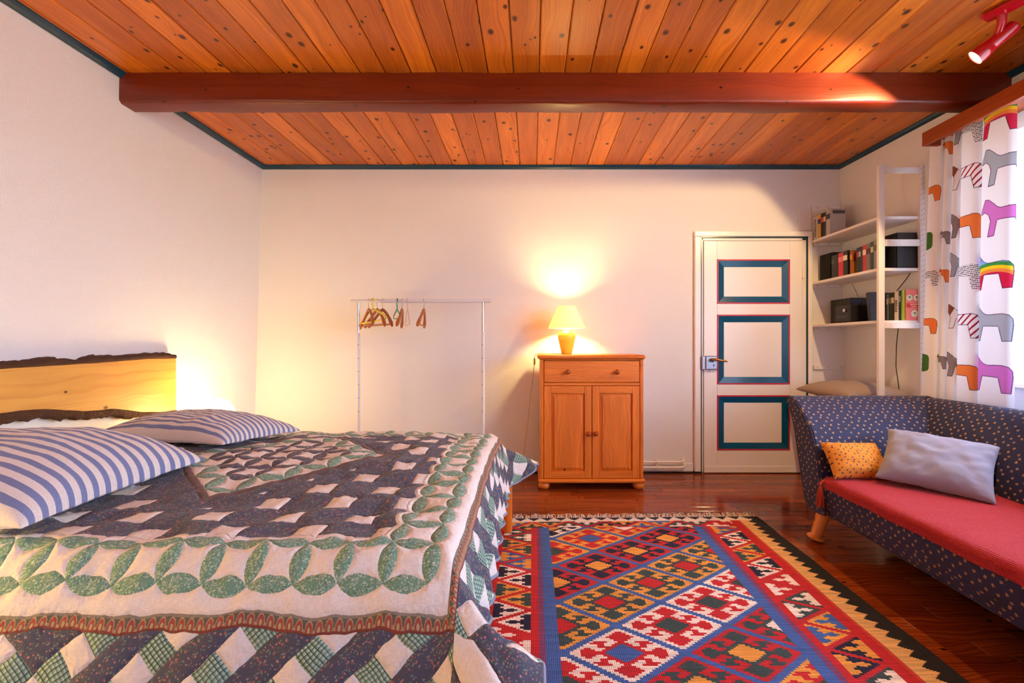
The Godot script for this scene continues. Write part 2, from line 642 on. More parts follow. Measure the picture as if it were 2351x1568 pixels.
func quilt_texture() -> Array:
	var w := 2048
	var h := 1836
	var ts := 192
	var dark := print_tile(ts, Color8(78, 77, 92), [[Color8(118, 138, 112), 260, 1.5, 1.9], [Color8(108, 120, 134), 90, 0.8, 5.0], [Color8(206, 116, 104), 150, 1.9, 1.2], [Color8(228, 164, 146), 110, 1.1, 1.0]], 11)
	var calico := print_tile(ts, Color8(108, 146, 122), [[Color8(84, 120, 98), 160, 1.3, 1.4], [Color8(206, 220, 192), 1700, 0.95, 2.2]], 12)
	var brown := print_tile(ts, Color8(112, 88, 82), [[Color8(160, 120, 100), 200, 1.6, 1.6], [Color8(84, 96, 86), 150, 1.6, 1.6], [Color8(150, 84, 74), 150, 1.8, 1.2]], 13)
	var cream := Color8(234, 220, 208)
	var sc := (QS0 + QS1) * 0.5
	var tc := (QT0 + QT1) * 0.5
	var mx := -0.98
	var mt := 1.78
	var nz := noise(21, 1.0, 2)
	# 0 cream, 1 dark, 2 calico, 3 brown, 4 gingham, 5 border strip; and the distance to the nearest seam in metres
	var leaf := func(u: float, v: float) -> float:
		# u along, v across an edge of one unit; below 0 is inside the leaf
		var a := sqrt((u - 0.5) * (u - 0.5) + (v - 0.5) * (v - 0.5)) - 0.7071
		var b := sqrt((u - 0.5) * (u - 0.5) + (v + 0.5) * (v + 0.5)) - 0.7071
		return maxf(a, b)
	var rings := func(fx: float, fy: float) -> float:
		# nearest leaf of a square grid, signed distance in units
		var ix := floorf(fx)
		var iy := floorf(fy)
		var u := fx - ix
		var v := fy - iy
		return minf(minf(leaf.call(u, v), leaf.call(u, v - 1.0)), minf(leaf.call(v, u), leaf.call(v, u - 1.0)))
	return rows_image(w, h, func(y: int) -> Array:
		var out := PackedByteArray()
		out.resize(w * 3)
		var hh := PackedByteArray()
		hh.resize(w)
		var t := QD1 - (QD1 - QD0) * (y + 0.5) / h
		for x in w:
			var s := QX0 + (QX1 - QX0) * (x + 0.5) / w
			var ds := maxf(QS0 - s, s - QS1)
			var dt := maxf(QT0 - t, t - QT1)
			var b := maxf(ds, dt)
			var kind := 0
			var seam := 0.05
			var gu := s
			var gv := t
			if b < 0.0:
				# the field
				var m := absf(s - mx) + absf(t - mt)
				if m < 0.40:
					kind = 0
					var fx := (s - mx) / 0.1 + 0.5
					var fy := (t - mt) / 0.1 + 0.5
					var rg: float = rings.call(fx, fy)
					seam = absf(rg) * 0.1
					if rg < 0.0:
						kind = 1 if absf(s - mx) + absf(t - mt) < 0.29 else 2
					if m > 0.385:
						seam = minf(seam, 0.40 - m)
				elif m < 0.43:
					kind = 3
					seam = minf(m - 0.40, 0.43 - m)
				else:
					kind = 1
					var fi := (s + 0.66) / 0.1
					var fj := (t - 1.232) / 0.1
					seam = minf(absf(m - 0.43), 0.03 + 0.0 * fi)
					if m > 0.52:
						var bi := roundf(fi)
						var bj := roundf(fj)
						if posmod(int(bi - bj), 2) == 0:
							var e := maxf(absf(fi - bi), absf(fj - bj))
							seam = minf(0.06, absf(e - 0.36) * 0.1)
							if e < 0.36:
								kind = 0
					# scallops of the ring border reach in
					var q := (s - QS0) / 0.1 if dt > ds else (t - QT0) / 0.1
					var lf: float = leaf.call(q - floorf(q), -b / 0.1)
					if lf < 0.0:
						kind = 2
						seam = -lf * 0.1
					elif lf < 0.16:
						kind = 0
						seam = minf(seam, minf(lf * 0.1, absf(lf - 0.16) * 0.1))
			elif b < 0.1:
				var rg: float = rings.call((s - QS0) / 0.1, (t - QT0) / 0.1)
				kind = 2 if rg < 0.0 else 0
				seam = absf(rg) * 0.1
			elif b < 0.155:
				kind = 0
				var inside := ds if dt < ds else dt
				var along := (s - QS0) / 0.1 if dt > ds else (t - QT0) / 0.1
				var lo := (s - QS0) if dt > ds else (t - QT0)
				var most := (QS1 - QS0 if dt > ds else QT1 - QT0) + 0.1
				if lo > -0.1 and lo < most:
					var lf: float = leaf.call(along - floorf(along), (inside - 0.1) / 0.1)
					if lf < 0.0:
						kind = 2
					seam = absf(lf) * 0.1
				seam = minf(seam, 0.155 - b)
			elif b < 0.188:
				kind = 5
				seam = minf(b - 0.155, 0.188 - b)
				gu = s if dt > ds else t
				gv = b - 0.155
			else:
				var a := absf(s - sc) if dt > ds else absf(t - tc)
				var o := b - 0.188
				var p := (a + o) / 0.165
				var pf := p - floorf(p)
				kind = 1
				seam = minf(absf(pf - 0.5), minf(pf, 1.0 - pf)) * 0.165 * 0.7
				if pf > 0.5:
					var q := (o - a) / 0.0825 + 40.0
					var qf := q - floorf(q)
					kind = 4 if posmod(int(floorf(q)) + int(floorf(p)), 2) == 0 else 0
					seam = minf(seam, minf(qf, 1.0 - qf) * 0.0825 * 0.7)
				# the corners: a broad pale diagonal band
				if ds > 0.188 and dt > 0.188 and t < tc:
					kind = 1
					if absf(ds - dt) < 0.05:
						kind = 0
					seam = absf(absf(ds - dt) - 0.05)
			var r := 0.0
			var g := 0.0
			var bl := 0.0
			if kind == 0:
				r = cream.r; g = cream.g; bl = cream.b
			elif kind <= 3:
				var px := posmod(int(s / 0.00095), ts)
				var py := posmod(int(t / 0.00095), ts)
				var at := (py * ts + px) * 3
				var src := dark if kind == 1 else calico if kind == 2 else brown
				r = src[at] / 255.0; g = src[at + 1] / 255.0; bl = src[at + 2] / 255.0
			elif kind == 4:
				var uu := (gu + gv) * 0.7071 / 0.0092
				var vv := (gu - gv) * 0.7071 / 0.0092
				uu -= floorf(uu); vv -= floorf(vv)
				var c := Color8(176, 202, 178)
				if uu < 0.5:
					c = c.darkened(0.17)
				if vv < 0.5:
					c = c.darkened(0.17)
				if uu < 0.14 or vv < 0.14:
					c = Color8(36, 62, 54)
				r = c.r; g = c.g; bl = c.b
			else:
				# arches of a paisley strip with scrolls
				var u := gu / 0.021
				u = (u - floorf(u) - 0.5) * 2.0
				var v := 1.0 - gv / 0.033
				var c := Color8(96, 90, 74)
				var e := Vector2(u * 1.15, (v - 0.32) * 1.7).length()
				if v < 0.16:
					c = Color8(136, 62, 50)
				elif v < 0.84 and e < 0.78:
					c = Color8(158, 70, 56)
					if e < 0.34:
						c = Color8(176, 158, 116)
				elif v < 0.84 and e < 0.92:
					c = Color8(180, 152, 112)
				elif v < 0.36 and absf(e - 1.06) < 0.1:
					c = Color8(170, 148, 108)
				elif v > 0.84:
					c = Color8(138, 124, 108)
				r = c.r; g = c.g; bl = c.b
			var th := 1.0 + nz.get_noise_2d(s * 900.0, t * 60.0) * 0.05 + nz.get_noise_2d(s * 60.0, t * 900.0) * 0.05
			out[x * 3] = int(clampf(r * th, 0, 1) * 255)
			out[x * 3 + 1] = int(clampf(g * th, 0, 1) * 255)
			out[x * 3 + 2] = int(clampf(bl * th, 0, 1) * 255)
			# filled pieces swell between the stitched seams, and pucker along them
			var puff := 1.0 - exp(-seam / 0.007)
			var pk := nz.get_noise_2d(s * 55.0, t * 55.0) * exp(-seam / 0.02)
			hh[x] = int(clampf(0.12 + puff * 0.62 + pk * 0.22, 0, 1) * 255)
		return [out, hh])


# ticking: stripes across v, n of them
func stripe_texture() -> ImageTexture:
	var nz := noise(31, 1.0, 2)
	var w := 512
	return rows_image(w, w, func(y: int) -> Array:
		var out := PackedByteArray()
		out.resize(w * 3)
		var q := y / float(w) * 16.0
		var f := q - floorf(q)
		for x in w:
			var th := 1.0 + nz.get_noise_2d(x * 0.5, y * 2.0) * 0.06 + nz.get_noise_2d(x * 2.0, y * 0.5) * 0.06
			var c := Color8(120, 128, 166) if f < 0.44 else Color8(226, 214, 204)
			out[x * 3] = int(clampf(c.r * th, 0, 1) * 255)
			out[x * 3 + 1] = int(clampf(c.g * th, 0, 1) * 255)
			out[x * 3 + 2] = int(clampf(c.b * th, 0, 1) * 255)
		return [out])[0]


# small paw-like flecks strewn in staggered rows
func fleck_texture(ground: Color, fleck: Color, seed_: int) -> ImageTexture:
	var n := 512
	var im := Image.create(n, n, false, Image.FORMAT_RGB8)
	im.fill(ground)
	var r := RandomNumberGenerator.new()
	r.seed = seed_
	var step := 64
	for j in n / step * 2:
		for i in n / step:
			var cx := i * step + (step / 2 if j % 2 else 0) + r.randf_range(-14, 14)
			var cy := j * step / 2 + r.randf_range(-9, 9)
			var a := r.randf_range(-1.6, 1.6)
			var c := fleck.darkened(r.randf() * 0.15)
			for lobe in [[0.0, 0.0, 6.4, 5.2], [-5.5, -6.0, 3.2, 4.6], [2.4, -7.5, 3.2, 4.6]]:
				for dy in range(-18, 19):
					for dx in range(-18, 19):
						var u: float = dx * cos(a) + dy * sin(a) - lobe[0]
						var v: float = -dx * sin(a) + dy * cos(a) - lobe[1]
						if u * u / (lobe[2] * lobe[2]) + v * v / (lobe[3] * lobe[3]) < 1.0:
							im.set_pixel(posmod(int(cx) + dx, n), posmod(int(cy) + dy, n), c)
	return ImageTexture.create_from_image(im)


# the red throw: thick and thin coloured weft
func throw_texture() -> Array:
	var nz := noise(41, 1.0, 2)
	var w := 512
	return rows_image(w, w, func(y: int) -> Array:
		var out := PackedByteArray()
		out.resize(w * 3)
		var hh := PackedByteArray()
		hh.resize(w)
		for x in w:
			var k := nz.get_noise_2d(x * 0.05, y * 0.9)
			var k2 := nz.get_noise_2d(x * 0.35 + 90.0, y * 0.7)
			var c := Color8(166, 16, 28).lerp(Color8(208, 48, 52), clampf(k * 1.2 + 0.35, 0, 1)).lerp(Color8(134, 6, 24), clampf(k2 - 0.1, 0, 1))
			out[x * 3] = int(c.r * 255)
			out[x * 3 + 1] = int(c.g * 255)
			out[x * 3 + 2] = int(c.b * 255)
			hh[x] = int(clampf(0.5 + 0.3 * sin(TAU * y / 8.0) + k2 * 0.5, 0, 1) * 255)
		return [out, hh])


# the curtain's print: horses, one above another in columns. Pieces of [column centre in cloth metres, height above the floor, kind]
const CURT_W := 1.1
const CURT_H := 2.0
const CURT_LOW := 0.16
const HORSE := [0.12, 0.0, 0.21, 0.02, 0.3, 0.12, 0.4, 0.25, 0.48, 0.3, 0.8, 0.29, 0.92, 0.33, 0.99, 0.44, 1.0, 0.6, 0.97, 1.0, 0.8, 1.0, 0.72, 0.62, 0.4, 0.6, 0.33, 0.98, 0.18, 0.98, 0.24, 0.58, 0.2, 0.42, 0.12, 0.34, 0.02, 0.38, 0.0, 0.3, 0.07, 0.15]


func curtain_texture(pieces: Array) -> ImageTexture:
	var w := 1024
	var h := 1800
	var kx := w / CURT_W
	var ky := h / CURT_H
	var im := Image.create(w, h, false, Image.FORMAT_RGB8)
	im.fill(Color8(236, 232, 232))
	var r := RandomNumberGenerator.new()
	r.seed = 3
	var poly := PackedVector2Array()
	for i in range(0, HORSE.size(), 2):
		poly.append(Vector2(HORSE[i], HORSE[i + 1]))
	var bow := [Color8(140, 130, 196), Color8(120, 170, 214), Color8(58, 136, 60), Color8(240, 196, 30), Color8(226, 130, 60), Color8(200, 24, 66)]
	for pc in pieces:
		var kind: String = pc[2]
		var bw: float = pc[3] if pc.size() > 3 else 0.19
		var bh := bw * 0.86
		var x0: float = (pc[0] - bw * 0.5) * kx
		var y0: float = (CURT_LOW + CURT_H - pc[1] - bh * 0.5) * ky
		var nx := int(bw * kx)
		var ny := int(bh * ky)
		for y in ny:
			for x in nx:
				var u := (x + 0.5) / nx
				var v := (y + 0.5) / ny
				var inside := false
				if kind == "cactus":
					inside = absf(u - 0.5 + sin(v * 60.0) * 0.012) < 0.34 * pow(maxf(0.0, 1.0 - pow(absf(v - 0.5) * 2.0, 6.0)), 0.5)
				elif kind == "bird":
					inside = false
				else:
					inside = Geometry2D.is_point_in_polygon(Vector2(u, v), poly)
				if not inside:
					continue
				var c := Color.WHITE
				var rim := false
				if kind != "cactus":
					for o in [Vector2(0.016, 0), Vector2(-0.016, 0), Vector2(0, 0.018), Vector2(0, -0.018)]:
						if not Geometry2D.is_point_in_polygon(Vector2(u, v) + o, poly):
							rim = true
				match kind:
					"orange": c = Color8(222, 116, 52)
					"grey": c = Color8(158, 160, 166)
					"dusk": c = Color8(138, 126, 128)
					"pink": c = Color8(198, 108, 178)
					"fox": c = Color8(132, 66, 40) if u + v * 0.4 < 0.42 else Color8(236, 230, 228)
					"cactus": c = Color8(50, 104, 40) if not (posmod(x * 7 + y * 3, 97) < 3) else Color8(222, 180, 40)
					"stripe": c = Color8(152, 22, 44) if posmod(x + y, 34) < 11 else Color8(236, 232, 232)
					"bow":
						c = bow[5 - clampi(int(Vector2((u - 0.58) * 0.8, v - 1.02).length() * 12.0 - 4.6), 0, 5)]
					"print":
						# rows of small type too fine to read
						c = Color8(236, 232, 232)
						if posmod(y, 9) < 5 and r.randf() < 0.72 and posmod(int(x / 3.0) * 7 + int(y / 9.0) * 13, 11) > 1:
							c = Color8(48, 46, 52)
						rim = false
				if rim:
					c = c.lerp(Color8(60, 40, 66), 0.75)
				var px := int(x0) + x
				var py := int(y0) + y
				if px >= 0 and py >= 0 and px < w and py < h:
					im.set_pixel(px, py, c)
	return ImageTexture.create_from_image(im)


func materials() -> void:
	T.ceil = wood(1024, 2048, 1.064, 4.2, 8, 20, Color8(216, 136, 46), Color8(160, 78, 18), 101, 0.10, 60.0, 0.34)
	T.pine = wood(768, 1024, 0.72, 1.6, 6, 2, Color8(226, 144, 66), Color8(170, 84, 28), 102, 0.07, 58.0, 0.28)
	T.floor = wood(512, 1024, 0.56, 1.6, 8, 1, Color8(168, 80, 34), Color8(108, 38, 15), 103, 0.10, 70.0)
	T.maple = wood(512, 1024, 0.45, 2.0, 1, 4, Color8(240, 196, 118), Color8(226, 174, 94), 104, 0.06, 22.0)
	M.ceil = wood_mat(T.ceil, 1.064, 4.2, Color(0.95, 0.83, 0.56), 0.36, 0.0)
	M.pine = wood_mat(T.pine, 0.72, 1.6, Color(1.0, 0.85, 0.58), 0.38, 0.0)
	M.pine_dark = wood_mat(T.pine, 0.72, 1.6, Color(0.66, 0.45, 0.30), 0.38, 0.0)
	M.knob = wood_mat(T.pine, 0.72, 1.6, Color(0.72, 0.52, 0.40), 0.25, 0.0)
	M.beech = wood_mat(T.pine, 0.72, 1.6, Color(1.0, 0.95, 0.85), 0.4, 0.02)
	M.hanger_wood = wood_mat(T.pine, 0.72, 1.6, Color(0.74, 0.64, 0.52), 0.35, 0.0)
	M.floor = wood_mat(T.floor, 0.56, 1.6, Color(1, 1, 1), 0.11, 0.0, {"vertex_color_use_as_albedo": true})
	M.beam = wood_mat(T.pine, 0.72, 1.6, Color(0.50, 0.27, 0.14), 0.36, 0.10)
	M.maple = wood_mat(T.maple, 0.45, 2.0, Color(0.88, 0.78, 0.62), 0.4, 0.02)
	M.bark = mat(Color8(92, 56, 38), 0.95, {"heightmap_enabled": true, "heightmap_texture": noise_tex(51, 0.03), "heightmap_scale": 1.0, "uv1_scale": Vector3(6, 4, 1)})
	var plaster := noise_tex(52, 0.045, 512, 5)
	M.wall = mat(Color8(237, 233, 231), 0.85, {"heightmap_enabled": true, "heightmap_texture": plaster, "heightmap_scale": 0.14, "uv1_scale": Vector3(4.9, 4.9, 1)})
	M.gloss_white = mat(Color8(246, 238, 233), 0.28)
	M.white = mat(Color8(236, 228, 224), 0.5)
	M.teal = mat(Color8(20, 58, 78), 0.25)
	M.door_blue = mat(Color8(6, 82, 122), 0.22)
	M.door_red = mat(Color8(196, 30, 58), 0.35)
	M.rim_dark = mat(Color8(26, 34, 44), 0.4)
	M.steel = mat(Color8(168, 168, 176), 0.38, {"metallic": 0.9})
	M.chrome = mat(Color8(206, 206, 210), 0.15, {"metallic": 1.0})
	M.brass = mat(Color8(176, 124, 60), 0.28, {"metallic": 0.9})
	M.black = mat(Color8(22, 22, 25), 0.45)
	M.rack = mat(Color8(226, 224, 228), 0.35)
	M.cloth_grey = mat(Color8(150, 146, 162), 0.95, {"rim_enabled": true, "rim": 0.3, "heightmap_enabled": true, "heightmap_texture": noise_tex(53, 0.2, 256, 2), "heightmap_scale": 0.05, "uv1_scale": Vector3(6, 6, 1)})
	var q := quilt_texture()
	M.quilt = mat(Color.WHITE, 0.95, {"albedo_texture": q[0], "heightmap_enabled": true, "heightmap_texture": q[1], "heightmap_scale": 0.75, "rim_enabled": true, "rim": 0.15})
	M.quilt_back = mat(Color8(226, 196, 190), 0.95)
	var ru := rug_texture()
	M.rug = mat(Color.WHITE, 0.95, {"albedo_texture": ru[0], "heightmap_enabled": true, "heightmap_texture": ru[1], "heightmap_scale": 0.12, "texture_repeat": false})
	M.fringe = mat(Color8(226, 204, 180), 0.95)
	M.ticking = mat(Color.WHITE, 0.95, {"albedo_texture": stripe_texture(), "rim_enabled": true, "rim": 0.15})
	M.sofa = mat(Color.WHITE, 0.75, {"albedo_texture": fleck_texture(Color8(27, 30, 68), Color8(186, 134, 88), 61), "uv1_scale": Vector3(2.9, 2.9, 1), "rim_enabled": true, "rim": 0.2})
	M.piping = mat(Color8(40, 40, 70), 0.8)
	M.yellow_cloth = mat(Color.WHITE, 0.9, {"albedo_texture": fleck_texture(Color8(224, 142, 44), Color8(78, 70, 92), 62), "uv1_scale": Vector3(1.35, 1.0, 1)})
	var th := throw_texture()
	M.throw = mat(Color.WHITE, 0.95, {"albedo_texture": th[0], "heightmap_enabled": true, "heightmap_texture": th[1], "heightmap_scale": 0.25, "uv1_scale": Vector3(2.0, 2.0, 1), "rim_enabled": true, "rim": 0.2})
	M.red_thread = mat(Color8(196, 70, 44), 0.9)
	M.sheer = mat(Color(0.93, 0.94, 0.96, 0.52), 0.9, {"transparency": BaseMaterial3D.TRANSPARENCY_ALPHA, "backlight_enabled": true, "backlight": Color(1, 1, 1)})
	M.glass = mat(Color(1, 1, 1, 0.06), 0.02, {"transparency": BaseMaterial3D.TRANSPARENCY_ALPHA})
	M.lamp_red = mat(Color8(190, 8, 26), 0.18, {"clearcoat_enabled": true, "clearcoat": 0.6, "clearcoat_roughness": 0.1})
	M.shade = mat(Color8(250, 238, 206), 0.9, {"backlight_enabled": true, "backlight": Color(1.0, 0.96, 0.84)})
	M.vase = mat(Color8(244, 196, 62), 0.25)
	M.plastic_yellow = mat(Color8(246, 226, 40), 0.35)
	M.plastic_green = mat(Color8(30, 158, 128), 0.35)
	M.plastic_pink = mat(Color8(222, 186, 172), 0.45)
	M.cord = mat(Color8(206, 178, 130), 0.6)


func wall_l(h: float) -> float:
	return -2.19 + 0.083 * h / CEIL


func wall_r(h: float, d: float) -> float:
	return 2.452 - 0.045 * h / CEIL + 0.04 * (BACK - d)


# ---------------------------------------------------------------- the room
func room() -> void:
	# ceiling: boards along the room under a slab
	var ce := Node3D.new()
	ce.name = "ceiling"
	add_child(ce)
	struct(ce, "orange pine board ceiling with dark grooves and knots", "ceiling")
	var b := mb()
	b.box(P(0.15, CEIL + 0.11, (BACK + FRONT) / 2), Vector3(5.6, 0.18, BACK - FRONT + 0.6))
	put("ceiling_slab", b, M.white, ce)
	var bw := 0.1312
	var len_ := BACK - FRONT + 0.1
	for k in 38:
		var x := -0.03 + (k - 18) * bw
		b = mb(2, Vector2(-x + bw / 2 + (k * 3 % 8) * 0.133, rng.randf() * 4.0))
		b.box(P(x + bw / 2 - bw / 2, CEIL + 0.009 + rng.randf() * 0.0008, (BACK + FRONT) / 2), Vector3(bw - 0.003, 0.018, len_), 0.0045)
		put("ceiling_board", b, M.ceil, ce)

	# floor: short planks across the room; those the picture shows one by one
	var fl := Node3D.new()
	fl.name = "floor"
	add_child(fl)
	struct(fl, "glossy reddish brown parquet floor of short strips", "floor")
	b = mb()
	b.box(P(0.15, -0.11, (BACK + FRONT) / 2), Vector3(5.6, 0.18, BACK - FRONT + 0.6))
	put("subfloor", b, M.pine_dark, fl)
	var rest := mb(0)
	var pw := 0.0705
	var rows := int((BACK - FRONT + 0.1) / pw)
	for r in rows:
		var d := BACK + 0.03 - (r + 0.5) * pw
		var x := -2.25 - rng.randf() * 0.4
		while x < 2.68:
			var l := rng.randf_range(0.36, 0.62)
			var x1 := minf(x + l, 2.7)
			var mid := (x + x1) / 2
			var seen := (d > 2.30 and mid > -0.45) or (d > 0.95 and d <= 2.30 and mid > 1.10 and mid < 2.1 - (2.3 - d) * 0.35)
			var q := mb(0) if seen else rest
			q.uvo = Vector2(d + pw / 2 + (rng.randi() % 8) * 0.07, rng.randf() * 2.0)
			var tone := pow(rng.randf(), 1.4)
			q.tint = Color(1.0, 1.0, 1.0).lerp(Color(0.58, 0.50, 0.48), tone)
			q.box(P(mid, -0.009, d), Vector3(x1 - x - 0.0006, 0.018, pw - 0.0006), 0.0006 if seen else 0.0)
			if seen:
				put("floor_plank", q, M.floor, fl)
			x = x1
	put("floor_planks", rest, M.floor, fl).set_meta("kind", "stuff")

	# walls, slightly out of plumb as in an old house
	b = mb()
	var t := 0.3
	b.hexa([P(-2.5, -0.2, FRONT), P(wall_l(0), -0.2, FRONT), P(wall_l(0), -0.2, BACK + t), P(-2.5, -0.2, BACK + t), P(-2.5, CEIL + 0.2, FRONT), P(wall_l(CEIL), CEIL + 0.2, FRONT), P(wall_l(CEIL), CEIL + 0.2, BACK + t), P(-2.5, CEIL + 0.2, BACK + t)])
	struct(put("wall_left", b, M.wall), "white rough plastered wall beside the bed", "wall")
	b = mb()
	b.box(P(0.1, 1.2, BACK + t / 2), Vector3(5.4, 2.9, t))
	struct(put("wall_back", b, M.wall), "cream plastered wall with the painted door", "wall")
	b = mb()
	b.box(P(0.1, 1.2, FRONT - t / 2), Vector3(5.4, 2.9, t))
	struct(put("wall_front", b, M.wall), "white plastered wall behind the camera", "wall")
	b = mb()
	var wd0 := -1.15
	var wd1 := 2.44
	var wh0 := 0.80
	var wh1 := 2.10
	for a in [[FRONT - t, wd0, -0.2, CEIL + 0.2], [wd1, BACK + t, -0.2, CEIL + 0.2], [wd0, wd1, -0.2, wh0], [wd0, wd1, wh1, CEIL + 0.2]]:
		var q := []
		for h in [a[2], a[3]]:
			q.append_array([P(wall_r(h, a[0]), h, a[0]), P(2.9, h, a[0]), P(2.9, h, a[1]), P(wall_r(h, a[1]), h, a[1])])
		b.hexa(q)
	struct(put("wall_right", b, M.wall), "white plastered wall with the window and bookshelf", "wall")
	# window in the right wall
	var wn := Node3D.new()
	wn.name = "window_1"
	add_child(wn)
	struct(wn, "white wooden window behind the sheer curtain", "window")
	b = mb(2)
	var wx := 2.72
	for h in [wh0 + 0.03, wh1 - 0.03]:
		b.box(P(wx, h, (wd0 + wd1) / 2), Vector3(0.07, 0.06, wd1 - wd0), 0.006)
	b.grain = 1
	for k in 4:
		b.box(P(wx, (wh0 + wh1) / 2, lerpf(wd0 + 0.03, wd1 - 0.03, k / 3.0)), Vector3(0.07, wh1 - wh0, 0.06), 0.006)
	put("window_frame", b, M.gloss_white, wn)
	for k in 3:
		b = mb()
		b.box(P(wx, (wh0 + wh1) / 2, lerpf(wd0 + 0.03, wd1 - 0.03, (k + 0.5) / 3.0)), Vector3(0.004, wh1 - wh0 - 0.12, (wd1 - wd0 - 0.06) / 3 - 0.06))
		put("pane", b, M.glass, wn)
	b = mb(2)
	b.box(P(2.58, wh0 + 0.0, (wd0 + wd1) / 2), Vector3(0.24, 0.03, wd1 - wd0 - 0.01), 0.006)
	put("window_sill", b, M.gloss_white, wn)

	# dark blue coving
	var prof := PackedVector2Array([Vector2(0, 0), Vector2(0, -0.03), Vector2(0.008, -0.028), Vector2(0.02, -0.02), Vector2(0.028, -0.008), Vector2(0.03, 0)])
	b = mb()
	b.extrude(prof, P(wall_l(CEIL) - 0.002, CEIL + 0.002, FRONT), Vector3.RIGHT, Vector3.UP, P(0, 0, BACK - FRONT), false)
	struct(put("trim_1", b, M.teal), "dark blue coving along the top of the bed wall", "trim")
	b = mb()
	b.extrude(prof, P(wall_l(CEIL), CEIL + 0.002, BACK + 0.002), Vector3.BACK, Vector3.UP, Vector3(wall_r(CEIL, BACK) - wall_l(CEIL), 0, 0), false)
	struct(put("trim_2", b, M.teal), "dark blue coving along the top of the door wall", "trim")
	b = mb()
	var a0 := P(wall_r(CEIL, BACK) + 0.002, CEIL + 0.002, BACK)
	var a1 := P(wall_r(CEIL, FRONT) + 0.002, CEIL + 0.002, FRONT)
	b.extrude(prof, a0, Vector3.LEFT, Vector3.UP, a1 - a0, false)
	struct(put("trim_3", b, M.teal), "dark blue coving along the top of the window wall", "trim")

	# baseboard and the two heating pipes
	b = mb(0)
	for e in [[-2.1, 1.255], [2.19, 2.44]]:
		b.box(P((e[0] + e[1]) / 2, 0.043, BACK - 0.007), Vector3(e[1] - e[0], 0.066, 0.016), 0.004)
	var bb := put("baseboard_back", b, M.gloss_white)
	struct(bb, "white baseboard with dark foot along the door wall", "baseboard")
	b = mb(0)
	for e in [[-2.1, 1.255], [2.19, 2.44]]:
		b.box(P((e[0] + e[1]) / 2, 0.006, BACK - 0.009), Vector3(e[1] - e[0], 0.012, 0.02), 0.002)
	put("dark_foot", b, M.rim_dark, bb)
	for k in 2:
		b = mb()
		var h: float = [0.094, 0.052][k]
		b.tube([P(-1.6, h, BACK - 0.045), P(1.15 + k * 0.008, h, BACK - 0.045), P(1.175 + k * 0.008, h + 0.008, BACK - 0.035), P(1.18 + k * 0.008, h + 0.012, BACK - 0.002)], 0.0095, 10)
		var pipe := put("heating_pipe", b, M.gloss_white)
		tag(pipe, ["upper white heating pipe running low along the back wall", "lower white heating pipe running low along the back wall"][k], "pipe", "heating pipes")
		b = mb()
		b.box(P(0.965, h, BACK - 0.028), Vector3(0.014, 0.026, 0.05), 0.003)
		put("pipe_clip", b, M.gloss_white, pipe)

	# the beam, hewn and a little uneven
	b = mb(0)
	var nz := noise(71, 1.0, 2)
	var section := [Vector2(2.330, 2.40), Vector2(2.332, 2.33), Vector2(2.330, 2.262), Vector2(2.345, 2.247), Vector2(2.425, 2.244), Vector2(2.437, 2.256), Vector2(2.437, 2.33), Vector2(2.437, 2.40)]
	var rws := []
	var uvs := []
	for i in 91:
		var x := lerpf(wall_l(2.3) - 0.05, wall_r(2.3, 2.4) + 0.02, i / 90.0)
		var pr := PackedVector3Array()
		var ur := PackedVector2Array()
		var l := 0.0
		for k in section.size():
			var p: Vector2 = section[k]
			if k > 0:
				l += p.distance_to(section[k - 1])
			pr.append(P(x, p.y + nz.get_noise_3d(x * 2.0, k * 0.7, 3.0) * 0.006, p.x + nz.get_noise_3d(x * 2.0, k * 0.7, 9.0) * 0.006))
			ur.append(Vector2(l, x))
		rws.append(pr)
		uvs.append(ur)
	b.grid(rws, uvs, false)
	struct(put("ceiling_beam", b, M.beam), "dark red-brown hewn beam crossing under the board ceiling", "beam")


